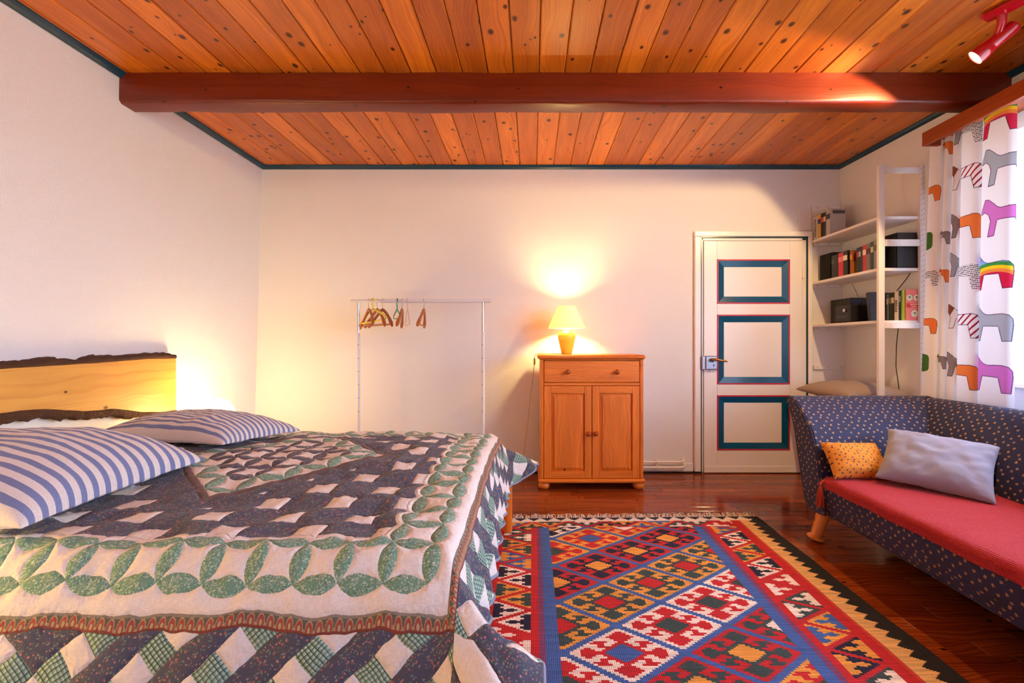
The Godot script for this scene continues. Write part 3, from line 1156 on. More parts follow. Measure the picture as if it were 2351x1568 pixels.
func door() -> void:
	var dr := Node3D.new()
	dr.name = "door_1"
	add_child(dr)
	struct(dr, "low white door with three blue and red bordered panels", "door")
	var D := BACK
	# casing: outer boards, a blue line, an inner stop
	for e in [[1.264, 1.312, 0.0, 1.842], [2.145, 2.182, 0.0, 1.842]]:
		var b := mb(1)
		b.box(P((e[0] + e[1]) / 2, (e[2] + e[3]) / 2, D - 0.012), Vector3(e[1] - e[0], e[3] - e[2], 0.03), 0.005)
		put("door_casing", b, M.gloss_white, dr)
	var b := mb(0)
	b.box(P(1.723, 1.864, D - 0.012), Vector3(0.918, 0.043, 0.03), 0.005)
	put("door_casing", b, M.gloss_white, dr)
	b = mb()
	b.box(P(1.314, 0.92, D - 0.008), Vector3(0.009, 1.84, 0.03))
	b.box(P(2.143, 0.92, D - 0.008), Vector3(0.009, 1.84, 0.03))
	b.box(P(1.7285, 1.8385, D - 0.008), Vector3(0.838, 0.009, 0.03))
	b.box(P(1.29, 0.008, D - 0.016), Vector3(0.06, 0.016, 0.03), 0.002)
	put("blue_line", b, M.teal, dr)
	for e in [[1.3195, 1.333, 0.0, 1.833], [2.103, 2.138, 0.0, 1.833]]:
		b = mb(1)
		b.box(P((e[0] + e[1]) / 2, (e[2] + e[3]) / 2, D - 0.004), Vector3(e[1] - e[0], e[3] - e[2], 0.02), 0.003)
		put("door_stop", b, M.gloss_white, dr)
	b = mb(0)
	b.box(P(1.729, 1.823, D - 0.004), Vector3(0.82, 0.02, 0.02), 0.003)
	put("door_stop", b, M.gloss_white, dr)
	# leaf: stiles and rails round three sunk panels
	var lx0 := 1.335
	var lx1 := 2.100
	var px0 := 1.437
	var px1 := 2.003
	var hs := [[1.319, 1.664], [0.692, 1.234], [0.180, 0.607]]
	b = mb(1)
	b.box(P((lx0 + px0) / 2, 0.907, D - 0.012), Vector3(px0 - lx0 - 0.001, 1.80, 0.024), 0.0015)
	put("stile", b, M.gloss_white, dr)
	b = mb(1)
	b.box(P((lx1 + px1) / 2, 0.907, D - 0.012), Vector3(lx1 - px1 - 0.001, 1.80, 0.024), 0.0015)
	put("stile", b, M.gloss_white, dr)
	var last := 1.807
	for k in 4:
		var lo: float = hs[k][1] if k < 3 else 0.007
		b = mb(0)
		b.box(P((px0 + px1) / 2, (last + lo) / 2, D - 0.012), Vector3(px1 - px0, last - lo, 0.024), 0.0015)
		put("rail", b, M.gloss_white, dr)
		if k < 3:
			last = hs[k][0]
	b = mb(0)
	b.box(P((lx0 + lx1) / 2, 0.032, D - 0.026), Vector3(lx1 - lx0, 0.05, 0.006), 0.002)
	put("kick_board", b, M.gloss_white, dr)
	for k in 3:
		var h0: float = hs[k][0]
		var h1: float = hs[k][1]
		b = mb()
		var f := 0.0105
		b.box(P(px0 + f / 2, (h0 + h1) / 2, D - 0.024), Vector3(f, h1 - h0, 0.008), 0.002)
		b.box(P(px1 - f / 2, (h0 + h1) / 2, D - 0.024), Vector3(f, h1 - h0, 0.008), 0.002)
		b.box(P((px0 + px1) / 2, h0 + f / 2, D - 0.024), Vector3(px1 - px0, f, 0.008), 0.002)
		b.box(P((px0 + px1) / 2, h1 - f / 2, D - 0.024), Vector3(px1 - px0, f, 0.008), 0.002)
		put("red_bead", b, M.door_red, dr)
		# mitred blue moulding sloping in to the panel
		b = mb()
		var o := [Vector2(px0 + f, h0 + f), Vector2(px1 - f, h0 + f), Vector2(px1 - f, h1 - f), Vector2(px0 + f, h1 - f)]
		var g := 0.047
		var inn := [Vector2(px0 + f + g, h0 + f + g), Vector2(px1 - f - g, h0 + f + g), Vector2(px1 - f - g, h1 - f - g), Vector2(px0 + f + g, h1 - f - g)]
		for i in 4:
			var j := (i + 1) % 4
			b.quad(P(o[i].x, o[i].y, D - 0.025), P(o[j].x, o[j].y, D - 0.025), P(inn[j].x, inn[j].y, D - 0.013), P(inn[i].x, inn[i].y, D - 0.013))
		put("blue_moulding", b, M.door_blue, dr)
		b = mb()
		b.box(P((px0 + px1) / 2, (h0 + h1) / 2, D - 0.005), Vector3(px1 - px0 - 0.1, h1 - h0 - 0.1, 0.012))
		put("panel", b, M.gloss_white, dr)
	# box lock with lever, key and keyhole
	var lock := mb()
	lock.box(P(1.382, 0.862, D - 0.040), Vector3(0.090, 0.105, 0.034), 0.006)
	lock.box(P(1.3235, 0.862, D - 0.036), Vector3(0.026, 0.105, 0.030), 0.004)
	lock.tube([P(1.372, 0.812, D - 0.04), P(1.372, 0.798, D - 0.04), P(1.372, 0.789, D - 0.04)], [0.003, 0.005, 0.002], 8)
	var lk := put("box_lock", lock, M.steel, dr)
	var q := mb()
	q.tube([P(1.378, 0.888, D - 0.055), P(1.378, 0.890, D - 0.085), P(1.392, 0.890, D - 0.098), P(1.42, 0.885, D - 0.1), P(1.46, 0.878, D - 0.1), P(1.485, 0.872, D - 0.1)], [0.009, 0.009, 0.009, 0.008, 0.0095, 0.005], 12)
	put("lever", q, M.brass, lk)
	q = mb()
	q.tube([P(1.395, 0.868, D - 0.057), P(1.388, 0.873, D - 0.075)], 0.003, 8)
	q.tube([P(1.388, 0.873, D - 0.078), P(1.378, 0.880, D - 0.082), P(1.366, 0.886, D - 0.082), P(1.362, 0.880, D - 0.08), P(1.375, 0.872, D - 0.08), P(1.388, 0.870, D - 0.078)], 0.0028, 8)
	put("key", q, M.rim_dark, lk)
	q = mb()
	q.lathe([Vector2(0, -0.001), Vector2(0.005, -0.001), Vector2(0.005, 0.001), Vector2(0, 0.001)], Vector3.ZERO, 12, Transform3D(Basis(Vector3.RIGHT, PI / 2), P(1.398, 0.846, D - 0.0575)))
	q.box(P(1.398, 0.838, D - 0.0575), Vector3(0.005, 0.016, 0.002))
	put("keyhole", q, M.black, lk)
	# hinge
	q = mb()
	q.tube([P(2.104, 1.52, D - 0.03), P(2.104, 1.61, D - 0.03)], 0.007, 10)
	put("hinge", q, M.gloss_white, dr)
	q = mb()
	q.tube([P(2.104, 0.30, D - 0.03), P(2.104, 0.39, D - 0.03)], 0.007, 10)
	put("hinge", q, M.gloss_white, dr)


# ---------------------------------------------------------------- cabinet, lamp, rack
func cabinet() -> void:
	var F := 3.142
	var c := thing("pine_cabinet", "orange pine cabinet with one drawer and two panelled doors", "cabinet", P(0.41, 0, 3.34))
	var o := P(-0.41, 0, -3.34)
	var bx := func(called: String, x0: float, x1: float, h0: float, h1: float, d0: float, d1: float, r: float, g: int, m: Material, par: Node) -> MeshInstance3D:
		var b := mb(g, Vector2(rng.randf(), rng.randf()))
		b.box(o + P((x0 + x1) / 2, (h0 + h1) / 2, (d0 + d1) / 2), Vector3(x1 - x0, h1 - h0, d1 - d0), r)
		return put(called, b, m, par)
	bx.call("top", 0.036, 0.778, 0.903, 0.932, F - 0.022, F + 0.362, 0.009, 0, M.pine, c)
	bx.call("side", 0.054, 0.078, 0.075, 0.903, F, F + 0.355, 0.005, 1, M.pine, c)
	bx.call("side", 0.744, 0.768, 0.075, 0.903, F, F + 0.355, 0.005, 1, M.pine, c)
	bx.call("back", 0.07, 0.75, 0.08, 0.903, F + 0.345, F + 0.353, 0.0, 1, M.pine, c)
	bx.call("rail", 0.079, 0.743, 0.896, 0.903, F + 0.003, F + 0.02, 0.001, 0, M.pine, c)
	bx.call("rail", 0.079, 0.743, 0.720, 0.740, F + 0.003, F + 0.02, 0.002, 0, M.pine, c)
	bx.call("plinth", 0.042, 0.780, 0.050, 0.076, F - 0.014, F + 0.36, 0.008, 0, M.pine, c)
	bx.call("interior", 0.08, 0.742, 0.08, 0.895, F + 0.03, F + 0.04, 0.0, 1, M.pine_dark, c)
	var dw: MeshInstance3D = bx.call("drawer", 0.081, 0.741, 0.743, 0.893, F + 0.002, F + 0.024, 0.004, 0, M.pine, c)
	var knob := mb()
	knob.lathe([Vector2(0.006, 0), Vector2(0.007, 0.008), Vector2(0.016, 0.013), Vector2(0.0175, 0.02), Vector2(0.014, 0.027), Vector2(0.007, 0.03), Vector2(0, 0.0305)], Vector3.ZERO, 16, Transform3D(Basis(Vector3.RIGHT, PI / 2), Vector3.ZERO))
	var km := knob.mesh()
	for x in [0.2435, 0.583]:
		var k := put("knob", km, M.knob, dw)
		k.position = o + P(x, 0.815, F + 0.002)
	for s in 2:
		var x0: float = [0.081, 0.4155][s]
		var x1: float = [0.4105, 0.741][s]
		var dr := Node3D.new()
		dr.name = "door"
		c.add_child(dr, true)
		bx.call("stile", x0, x0 + 0.048, 0.079, 0.717, F + 0.002, F + 0.022, 0.0015, 1, M.pine, dr)
		bx.call("stile", x1 - 0.048, x1, 0.079, 0.717, F + 0.002, F + 0.022, 0.0015, 1, M.pine, dr)
		bx.call("rail", x0 + 0.0485, x1 - 0.0485, 0.667, 0.717, F + 0.0025, F + 0.022, 0.0015, 0, M.pine, dr)
		bx.call("rail", x0 + 0.0485, x1 - 0.0485, 0.079, 0.127, F + 0.0025, F + 0.022, 0.0015, 0, M.pine, dr)
		# raised field with a sloping border
		var b := mb(1, Vector2(rng.randf(), rng.randf()))
		var a := [Vector2(x0 + 0.0485, 0.1275), Vector2(x1 - 0.0485, 0.1275), Vector2(x1 - 0.0485, 0.6665), Vector2(x0 + 0.0485, 0.6665)]
		var e := [Vector2(x0 + 0.072, 0.151), Vector2(x1 - 0.072, 0.151), Vector2(x1 - 0.072, 0.643), Vector2(x0 + 0.072, 0.643)]
		for i in 4:
			var j := (i + 1) % 4
			b.quad(o + P(a[i].x, a[i].y, F + 0.017), o + P(a[j].x, a[j].y, F + 0.017), o + P(e[j].x, e[j].y, F + 0.0095), o + P(e[i].x, e[i].y, F + 0.0095))
			b.quad(o + P(e[i].x, e[i].y, F + 0.0095), o + P(e[j].x, e[j].y, F + 0.0095), o + P(e[j].x, e[j].y, F + 0.005), o + P(e[i].x, e[i].y, F + 0.005))
		b.quad(o + P(e[0].x, e[0].y, F + 0.005), o + P(e[1].x, e[1].y, F + 0.005), o + P(e[2].x, e[2].y, F + 0.005), o + P(e[3].x, e[3].y, F + 0.005))
		put("panel", b, M.pine, dr)
		var k := put("knob", km, M.knob, dr)
		k.position = o + P([0.389, 0.4375][s], 0.39, F + 0.002)
	var ball := mb()
	ball.lathe([Vector2(0, 0), Vector2(0.022, 0.0), Vector2(0.036, 0.012), Vector2(0.041, 0.027), Vector2(0.036, 0.043), Vector2(0.026, 0.05), Vector2(0, 0.05)], Vector3.ZERO, 20)
	var bm := ball.mesh()
	for x in [0.082, 0.740]:
		for d in [F + 0.03, F + 0.32]:
			put("foot", bm, M.pine, c).position = o + P(x, 0, d)


func table_lamp() -> void:
	var at := P(0.254, 0.9325, 3.36)
	var c := thing("table_lamp", "small yellow vase table lamp with lit cream shade on the pine cabinet", "lamp", at)
	var b := mb()
	b.lathe([Vector2(0, 0), Vector2(0.036, 0), Vector2(0.039, 0.006), Vector2(0.05, 0.05), Vector2(0.062, 0.10), Vector2(0.0665, 0.128), Vector2(0.064, 0.145), Vector2(0.052, 0.158), Vector2(0.034, 0.168), Vector2(0.028, 0.175), Vector2(0, 0.175)], Vector3.ZERO, 36)
	put("base", b, M.vase, c)
	b = mb()
	b.lathe([Vector2(0.0275, 0.174), Vector2(0.0275, 0.183), Vector2(0.015, 0.186), Vector2(0.015, 0.243), Vector2(0, 0.244)], Vector3.ZERO, 20)
	put("socket", b, M.white, c)
	b = mb()
	var rows := []
	var uvs := []
	for e in [[0.1365, 0.192], [0.1345, 0.192], [0.0615, 0.353], [0.0635, 0.353], [0.1365, 0.192]]:
		var pr := PackedVector3Array()
		var ur := PackedVector2Array()
		for k in 49:
			var a := TAU * k / 48
			pr.append(Vector3(cos(a) * e[0], e[1], sin(a) * e[0]))
			ur.append(Vector2(k / 48.0, e[1]))
		rows.append(pr)
		uvs.append(ur)
	b.grid([rows[2], rows[1]], [uvs[2], uvs[1]], true, true)
	b.grid([rows[0], rows[3]], [uvs[0], uvs[3]], true, true)
	put("shade", b, M.shade, c)
	b = mb()
	b.tube(ring_points(Vector3(0, 0.192, 0), 0.1365, 40), 0.0018, 6, false)
	b.tube(ring_points(Vector3(0, 0.353, 0), 0.0635, 32), 0.0018, 6, false)
	put("shade_rim", b, M.shade, c)
	b = mb()
	b.lathe([Vector2(0.012, 0.242), Vector2(0.018, 0.263), Vector2(0.026, 0.290), Vector2(0.024, 0.310), Vector2(0.014, 0.324), Vector2(0, 0.327)], Vector3.ZERO, 16)
	put("bulb", b, mat(Color8(255, 240, 210), 0.5, {"emission_enabled": true, "emission": Color8(255, 214, 140), "emission_energy_multiplier": 6.0}), c)
	var l := OmniLight3D.new()
	l.name = "table_lamp_light"
	c.add_child(l)
	l.position = Vector3(0, 0.292, 0)
	l.light_color = Color8(255, 224, 150)
	l.light_energy = LAMP_E
	l.light_size = 0.03
	l.omni_range = 12.0
	l.omni_attenuation = 2.0
	l.shadow_enabled = true
	# flex with a switch, over the edge of the cabinet and down to the floor
	b = mb()
	b.tube([Vector3(-0.03, 0.004, 0.02), Vector3(-0.07, 0.005, 0.03), Vector3(-0.14, 0.004, 0.02), Vector3(-0.20, 0.006, 0.01), Vector3(-0.224, 0.004, 0.005), Vector3(-0.236, -0.02, 0.0), Vector3(-0.243, -0.12, -0.02), Vector3(-0.265, -0.30, -0.05), Vector3(-0.285, -0.5, -0.07), Vector3(-0.31, -0.70, -0.09), Vector3(-0.33, -0.925, -0.10)], 0.0026, 6)
	put("flex", b, M.cord, c)
	b = mb()
	b.box(Vector3(-0.238, -0.055, -0.006), Vector3(0.013, 0.052, 0.016), 0.005)
	put("switch", b, M.brass, c)


func ring_points(c: Vector3, r: float, n: int) -> Array:
	var a := []
	for k in n + 1:
		a.append(c + Vector3(cos(TAU * k / n) * r, 0, sin(TAU * k / n) * r))
	return a


func rack() -> void:
	var D := 3.2
	var c := thing("clothes_rack", "thin white metal clothes rack with telescopic posts behind the bed", "clothes rack", P(-0.78, 0, D))
	var x := func(px: float) -> float: return px + 0.78
	var b := mb()
	b.tube([Vector3(x.call(-1.274), 1.31, 0), Vector3(x.call(-1.05), 1.31, 0)], 0.0105, 14)
	put("rail_end", b, M.rack, c)
	b = mb()
	b.tube([Vector3(x.call(-1.05), 1.31, 0), Vector3(x.call(-0.288), 1.31, 0)], 0.0135, 14)
	put("rail", b, M.rack, c)
	for k in 2:
		var px: float = x.call([-1.222, -0.346][k])
		var cut: float = [1.085, 1.095][k]
		b = mb()
		b.tube([Vector3(px, cut - 0.05, 0), Vector3(px, 1.30, 0)], 0.0085, 14)
		put("inner_post", b, M.chrome, c)
		b = mb()
		b.tube([Vector3(px, 0.05, 0), Vector3(px, cut, 0)], 0.0115, 14)
		var post := put("post", b, M.rack, c)
		for j in 6:
			b = mb()
			b.lathe([Vector2(0, 0), Vector2(0.0032, 0.0), Vector2(0.0032, 0.0008), Vector2(0, 0.001)], Vector3.ZERO, 8, Transform3D(Basis(Vector3.RIGHT, PI / 2) , Vector3(px + 0.004 * (1 if k == 0 else -1), 1.0 - j * 0.093, 0.0105)))
			put("hole", b, M.rim_dark, post)
		b = mb()
		b.tube([Vector3(px, 0.045, -0.22), Vector3(px, 0.045, 0.22)], 0.011, 10)
		put("foot", b, M.rack, c)
		for z in [-0.2, 0.2]:
			b = mb()
			b.lathe([Vector2(0, 0), Vector2(0.018, 0), Vector2(0.018, 0.034), Vector2(0, 0.034)], Vector3(px, 0, z), 12)
			put("caster", b, M.rim_dark, c)


func hook(b: MB, r := 0.0016) -> void:
	# hangs over a rail of 27 mm at the origin, the stem going down
	var p := []
	for k in 11:
		var a := lerpf(-0.35, PI + 0.5, k / 10.0)
		p.append(Vector3(cos(a) * 0.019, 0.001 + sin(a) * 0.019 - 0.003, 0))
	p.append(Vector3(-0.008, -0.026, 0))
	p.append(Vector3(0, -0.042, 0))
	p.append(Vector3(0, -0.062, 0))
	b.tube(p, r, 8)


func hangers() -> void:
	var D := 3.2
	var H := 1.31
	var wood_hanger := func(label: String, x: float, turn: float, bar: bool, tilt: float) -> void:
		var c := thing("wooden_hanger", label, "hanger", P(x, H, D), turn, "hangers on the clothes rack")
		c.rotation.z = tilt
		var b := mb()
		hook(b)
		put("hook", b, M.chrome, c)
		b = mb(0)
		var arm := []
		var rad := []
		for k in 21:
			var u := k / 10.0 - 1.0
			arm.append(Vector3(u * 0.215, -0.062 - pow(absf(u), 1.35) * 0.118, 0.02 * u * u))
			rad.append(0.0075 + 0.0045 * smoothstep(0.5, 0.9, absf(u)) + 0.002 * (1.0 - absf(u)) - 0.005 * smoothstep(0.93, 1.0, absf(u)))
		b.tube(arm, rad, 12, true, 1.3)
		put("shoulders", b, M.hanger_wood, c)
		if bar:
			b = mb()
			b.tube([Vector3(-0.19, -0.17, 0.016), Vector3(0.19, -0.17, 0.016)], 0.0055, 8)
			put("trouser_bar", b, M.hanger_wood, c)
	wood_hanger.call("wooden hanger half hidden behind the yellow plastic hanger", -1.150, -1.02, true, 0.05)
	wood_hanger.call("curved wooden hanger with pale trouser bar, middle of the wooden bunch", -1.090, -0.93, true, 0.0)
	wood_hanger.call("frontmost curved wooden hanger in the bunch by the yellow one", -1.052, -0.88, true, 0.0)
	wood_hanger.call("wooden hanger seen edge-on beside the green plastic hanger", -0.915, -1.36, false, 0.0)
	wood_hanger.call("wooden hanger hanging alone nearest the middle of the rail", -0.762, -1.44, true, 0.0)
	var plastic := func(called: String, label: String, x: float, turn: float, span: float, drop: float, r: float, m: Material, tilt: float) -> void:
		var c := thing(called, label, "hanger", P(x, H, D), turn, "hangers on the clothes rack")
		c.rotation.z = tilt
		var b := mb()
		hook(b, r * 0.85)
		put("hook", b, m, c)
		b = mb()
		b.tube([Vector3(0, -0.058, 0), Vector3(span * 0.35, -0.075, 0), Vector3(span, -drop, 0), Vector3(span * 1.0, -drop - 0.014, 0), Vector3(span * 0.9, -drop - 0.02, 0), Vector3(-span * 0.9, -drop - 0.02, 0), Vector3(-span, -drop - 0.014, 0), Vector3(-span, -drop, 0), Vector3(-span * 0.35, -0.075, 0), Vector3(0, -0.058, 0)], r, 10)
		put("frame", b, m, c)
	plastic.call("plastic_hanger", "bright yellow plastic hanger on the clothes rack", -1.121, -0.78, 0.18, 0.125, 0.0062, M.plastic_yellow, 0.06)
	plastic.call("plastic_hanger", "small green plastic hanger on the clothes rack", -0.950, -1.1, 0.13, 0.105, 0.0042, M.plastic_green, -0.05)
	plastic.call("wire_hanger", "pale pink wire hanger between two wooden hangers", -0.878, -1.22, 0.16, 0.15, 0.0026, M.plastic_pink, 0.0)


# ---------------------------------------------------------------- bed
func arc_drape(e: float, r: float, ang: float) -> Vector2:
	# a cloth going over an edge: how far out, how far down
	if e <= 0.0:
		return Vector2.ZERO
	if e < r * ang:
		return Vector2(r * sin(e / r), r * (1.0 - cos(e / r)))
	var q := e - r * ang
	return Vector2(r * sin(ang) + q * cos(ang), r * (1.0 - cos(ang)) + q * sin(ang))


func near_drape(e: float) -> Vector2:
	# over the near edge: first on a slope, then steeper towards the hem
	var p := Vector2.ZERO
	var n := 24
	for k in n:
		var q := e * (k + 0.5) / n
		var a := minf(q / 0.09, 0.80) + 0.48 * smoothstep(0.10, 0.22, q)
		p += Vector2(cos(a), sin(a)) * e / n
	return p


func bed_height(x: float, d: float) -> float:
	return 0.545 + 0.035 * smoothstep(1.25, 1.75, d) * (1.0 - 0.8 * smoothstep(1.95, 2.36, d)) - 0.03 * smoothstep(-0.5, -0.22, x) * smoothstep(1.4, 1.7, d) * 0.4


func bed() -> void:
	var c := thing("bed", "pine bed under the patchwork quilt with round corner posts", "bed", P(-1.14, 0, 1.72))
	var o := P(1.14, 0, -1.72)
	for x in [-0.132, -2.09]:
		for d in [2.43, 1.02]:
			var b := mb(1, Vector2(rng.randf(), rng.randf()))
			b.lathe([Vector2(0, 0.0095), Vector2(0.022, 0.0095), Vector2(0.025, 0.014), Vector2(0.025, 0.325), Vector2(0.018, 0.338), Vector2(0, 0.34)], o + P(x, 0, d), 20)
			put("post", b, M.pine, c)
	for x in [-0.178, -2.09]:
		var b := mb(2, Vector2(rng.randf(), rng.randf()))
		b.box(o + P(x, 0.19, 1.725), Vector3(0.024, 0.28, 1.38), 0.004)
		put("end_board", b, M.pine, c)
	for d in [2.43, 1.02]:
		var b := mb(0, Vector2(rng.randf(), rng.randf()))
		b.box(o + P(-1.11, 0.24, d), Vector3(1.92, 0.14, 0.024), 0.004)
		put("side_rail", b, M.pine, c)
	var m := mb()
	m.box(o + P(-1.13, 0.40, 1.73), Vector3(1.84, 0.22, 1.22), 0.05)
	put("mattress", m, M.white, c)

	# the quilt, laid over the bed and hanging at three sides
	var nz := noise(81, 1.0, 3)
	var rows := []
	var uvs := []
	var nr := 190
	var nc := 210
	for r in nr + 1:
		var t := lerpf(QD1, QD0, r / float(nr))
		var pr := PackedVector3Array()
		var ur := PackedVector2Array()
		for k in nc + 1:
			var s := lerpf(QX0, QX1, k / float(nc))
			var ef := maxf(0, s + 0.235)
			var en := maxf(0, 1.10 - t)
			var eo := maxf(0, t - 2.36)
			var corner := smoothstep(0.0, 0.2, minf(ef, en))
			var cfar := smoothstep(0.0, 0.2, minf(ef, eo))
			var f := arc_drape(ef, 0.075, lerpf(1.38, 0.62, maxf(corner, cfar)))
			var n := near_drape(en).lerp(arc_drape(en, 0.09, 0.72), corner)
			var g := arc_drape(eo, 0.07, lerpf(1.35, 0.75, cfar))
			# hanging cloth waves; deeper towards the hem
			var wave := sin(t * TAU / 0.118 + nz.get_noise_2d(t * 3.0, 0) * 2.0) * 0.011 * smoothstep(0.06, 0.24, ef) * (1.0 - corner)
			var x := minf(s, -0.235) + f.x + wave
			var d := clampf(t, 1.10, 2.36) - n.x + g.x + sin(s * TAU / 0.21) * 0.004 * smoothstep(0.06, 0.25, en)
			var drop := maxf(f.y, maxf(n.y, g.y)) + minf(f.y, maxf(n.y, g.y)) * 0.25
			var h := bed_height(x, d) - drop
			h += nz.get_noise_2d(s * 5.0, t * 5.0) * 0.012 + nz.get_noise_2d(s * 17.0 + 5.0, t * 10.0) * 0.006
			# soft ripples off the middle panel
			h += sin((s * 0.6 - t) * 34.0 + nz.get_noise_2d(s * 2.0, t * 2.0) * 3.0) * 0.0022 * smoothstep(0.45, 0.6, absf(s + 0.98) + absf(t - 1.78))
			pr.append(P(x, h, d))
			ur.append(Vector2((s - QX0) / (QX1 - QX0), r / float(nr)))
		rows.append(pr)
		uvs.append(ur)
	var b := mb()
	b.grid(rows, uvs, true)
	var q := thing("patchwork_quilt", "patchwork quilt of dark floral, cream and green ring pieces on the bed", "quilt")
	put("top", b, M.quilt, q)
	# lining a little below, and a bound hem
	b = mb()
	var low := []
	for r in rows:
		var pr := PackedVector3Array()
		for p in r:
			pr.append(p + Vector3(0, -0.012, 0))
		low.append(pr)
	b.grid(low, uvs, false)
	put("lining", b, M.quilt_back, q)
	b = mb()
	var edge := []
	for r in nr + 1:
		edge.append(rows[r][nc] + Vector3(0, -0.006, 0))
	for k in range(nc - 1, -1, -1):
		edge.append(rows[nr][k] + Vector3(0, -0.006, 0))
	b.tube(edge, 0.0055, 8)
	put("hem", b, mat(Color8(142, 150, 168), 0.95), q)


func pillow_mesh(w: float, l: float, t: float, seed_: int, creases: float, uvs_: Vector2, low := 0.5) -> ArrayMesh:
	var nz := noise(seed_, 1.0, 3)
	var b := mb()
	var n := 44
	for side in [1.0, -1.0]:
		var rows := []
		var uvs := []
		for r in n + 1:
			var pr := PackedVector3Array()
			var ur := PackedVector2Array()
			for c in n + 1:
				var u := sin((c / float(n) * 2.0 - 1.0) * PI / 2)
				var v := sin((r / float(n) * 2.0 - 1.0) * PI / 2)
				var bow_u := 1.0 - 0.075 * (1.0 - v * v)
				var bow_v := 1.0 - 0.085 * (1.0 - u * u)
				var f := pow(maxf(0.0, (1.0 - pow(absf(u), 2.6)) * (1.0 - pow(absf(v), 2.6))), 0.44)
				var x := u * bow_u * w * 0.5
				var z := v * bow_v * l * 0.5
				var y := f * t * 0.5 * (1.0 if side > 0 else low)
				var rim := 1.0 - f
				# slack cloth: folds run in from the corners and edges
				var k := nz.get_noise_2d(u * 1.6 + side * 7.0, v * 1.6) * 0.9 + nz.get_noise_2d(u * 3.4 + v * 1.6, v * 2.0 - u * 0.8 + side * 3.0) * (0.3 + rim * 0.45)
				y += k * creases * pow(f, 0.7)
				y = y * side
				pr.append(Vector3(x, y, z))
				ur.append(Vector2(u * 0.5 + 0.5, v * 0.5 + 0.5) * uvs_)
			rows.append(pr)
			uvs.append(ur)
		b.grid(rows, uvs, side > 0)
	return b.mesh()


func pillows() -> void:
	var p := thing("bed_pillow", "large blue and white striped pillow nearest the camera on the quilt", "pillow", P(-1.60, 0.592, 1.335), 0.03, "striped bed pillows")
	put("cover", pillow_mesh(0.84, 0.61, 0.33, 91, 0.012, Vector2(1, 1), 0.16), M.ticking, p)
	for k in 3:
		var b := mb()
		b.lathe([Vector2(0, 0.004), Vector2(0.0055, 0.003), Vector2(0.006, 0.001), Vector2(0.004, 0)], Vector3(0.372, 0.028 - absf(k - 1.0) * 0.012, -0.17 + k * 0.17), 10)
		put("button", b, M.white, p)
	p = thing("bed_pillow", "blue and white striped pillow in front of the bedside lamp", "pillow", P(-1.515, 0.60, 2.085), -0.20, "striped bed pillows")
	put("cover", pillow_mesh(0.68, 0.44, 0.21, 92, 0.012, Vector2(1, 1), 0.16), M.ticking, p)
	p.rotation.x = -0.06


func headboard() -> void:
	var nz := noise(95, 1.0, 3)
	var c := thing("headboard_slab", "live-edge light wood slab with bark edges on the wall above the pillows", "headboard", P(-2.14, 0.8, 1.9))
	var o := P(2.14, -0.8, -1.9)
	var d0 := 1.05
	var d1 := 2.70
	var face := -2.113
	var n := 110
	var top := []
	var bot := []
	for i in n + 1:
		var d := lerpf(d1, d0, i / float(n))
		top.append(0.925 + 0.012 * smoothstep(2.6, 1.8, d) * -1.0 + nz.get_noise_2d(d * 2.0, 0) * 0.008)
		bot.append(0.665 - 0.0 + 0.075 * smoothstep(2.5, 1.75, d) - 0.05 * smoothstep(2.3, 2.7, d) + nz.get_noise_2d(d * 2.5, 8.0) * 0.012)
	var b := mb(2)
	var rows := [PackedVector3Array(), PackedVector3Array(), PackedVector3Array(), PackedVector3Array()]
	var uvs := [PackedVector2Array(), PackedVector2Array(), PackedVector2Array(), PackedVector2Array()]
	for i in n + 1:
		var d := lerpf(d1, d0, i / float(n))
		var hs := [top[i] + 0.004, top[i], bot[i], bot[i] - 0.004]
		var xs := [face - 0.02, face, face, face - 0.02]
		for k in 4:
			rows[k].append(o + P(xs[k], hs[k], d))
			uvs[k].append(Vector2(hs[k] * 1.0, d))
	b.grid([rows[0], rows[1]], [uvs[0], uvs[1]], true)
	b.grid([rows[1], rows[2]], [uvs[1], uvs[2]], true)
	b.grid([rows[2], rows[3]], [uvs[2], uvs[3]], true)
	# sawn ends
	b.quad(o + P(face - 0.045, bot[0] - 0.004, d1), o + P(face, bot[0], d1), o + P(face, top[0], d1), o + P(face - 0.045, top[0] + 0.004, d1))
	put("board", b, M.maple, c)
	for e in 2:
		b = mb()
		var rr := []
		var uu := []
		for i in n + 1:
			var d := lerpf(d1, d0, i / float(n))
			var base: float = top[i] if e == 0 else bot[i]
			var sg := 1.0 if e == 0 else -1.0
			var th := 0.030 + nz.get_noise_2d(d * 6.0, 20.0 + e * 9.0) * 0.016 + nz.get_noise_2d(d * 26.0, 40.0 + e) * 0.012
			if e == 1:
				th += 0.012 * smoothstep(2.55, 2.3, d)
			var pr := PackedVector3Array()
			var ur := PackedVector2Array()
			var k := 0
			for q in [[0.0, 0.0], [0.006, 0.25], [0.004, 0.55], [-0.002, 0.8], [-0.014, 1.0], [-0.04, 0.9], [-0.07, 0.5]]:
				var j := nz.get_noise_3d(d * 18.0, k * 1.7, e * 5.0) * 0.007 * (0.0 if k == 0 else 1.0)
				pr.append(o + P(face + q[0] + j, base + sg * q[1] * th + j * 0.7, d))
				ur.append(Vector2(k * 0.02, d))
				k += 1
			rr.append(pr)
			uu.append(ur)
		b.grid(rr, uu, e == 1)
		put("bark_edge", b, M.bark, c)


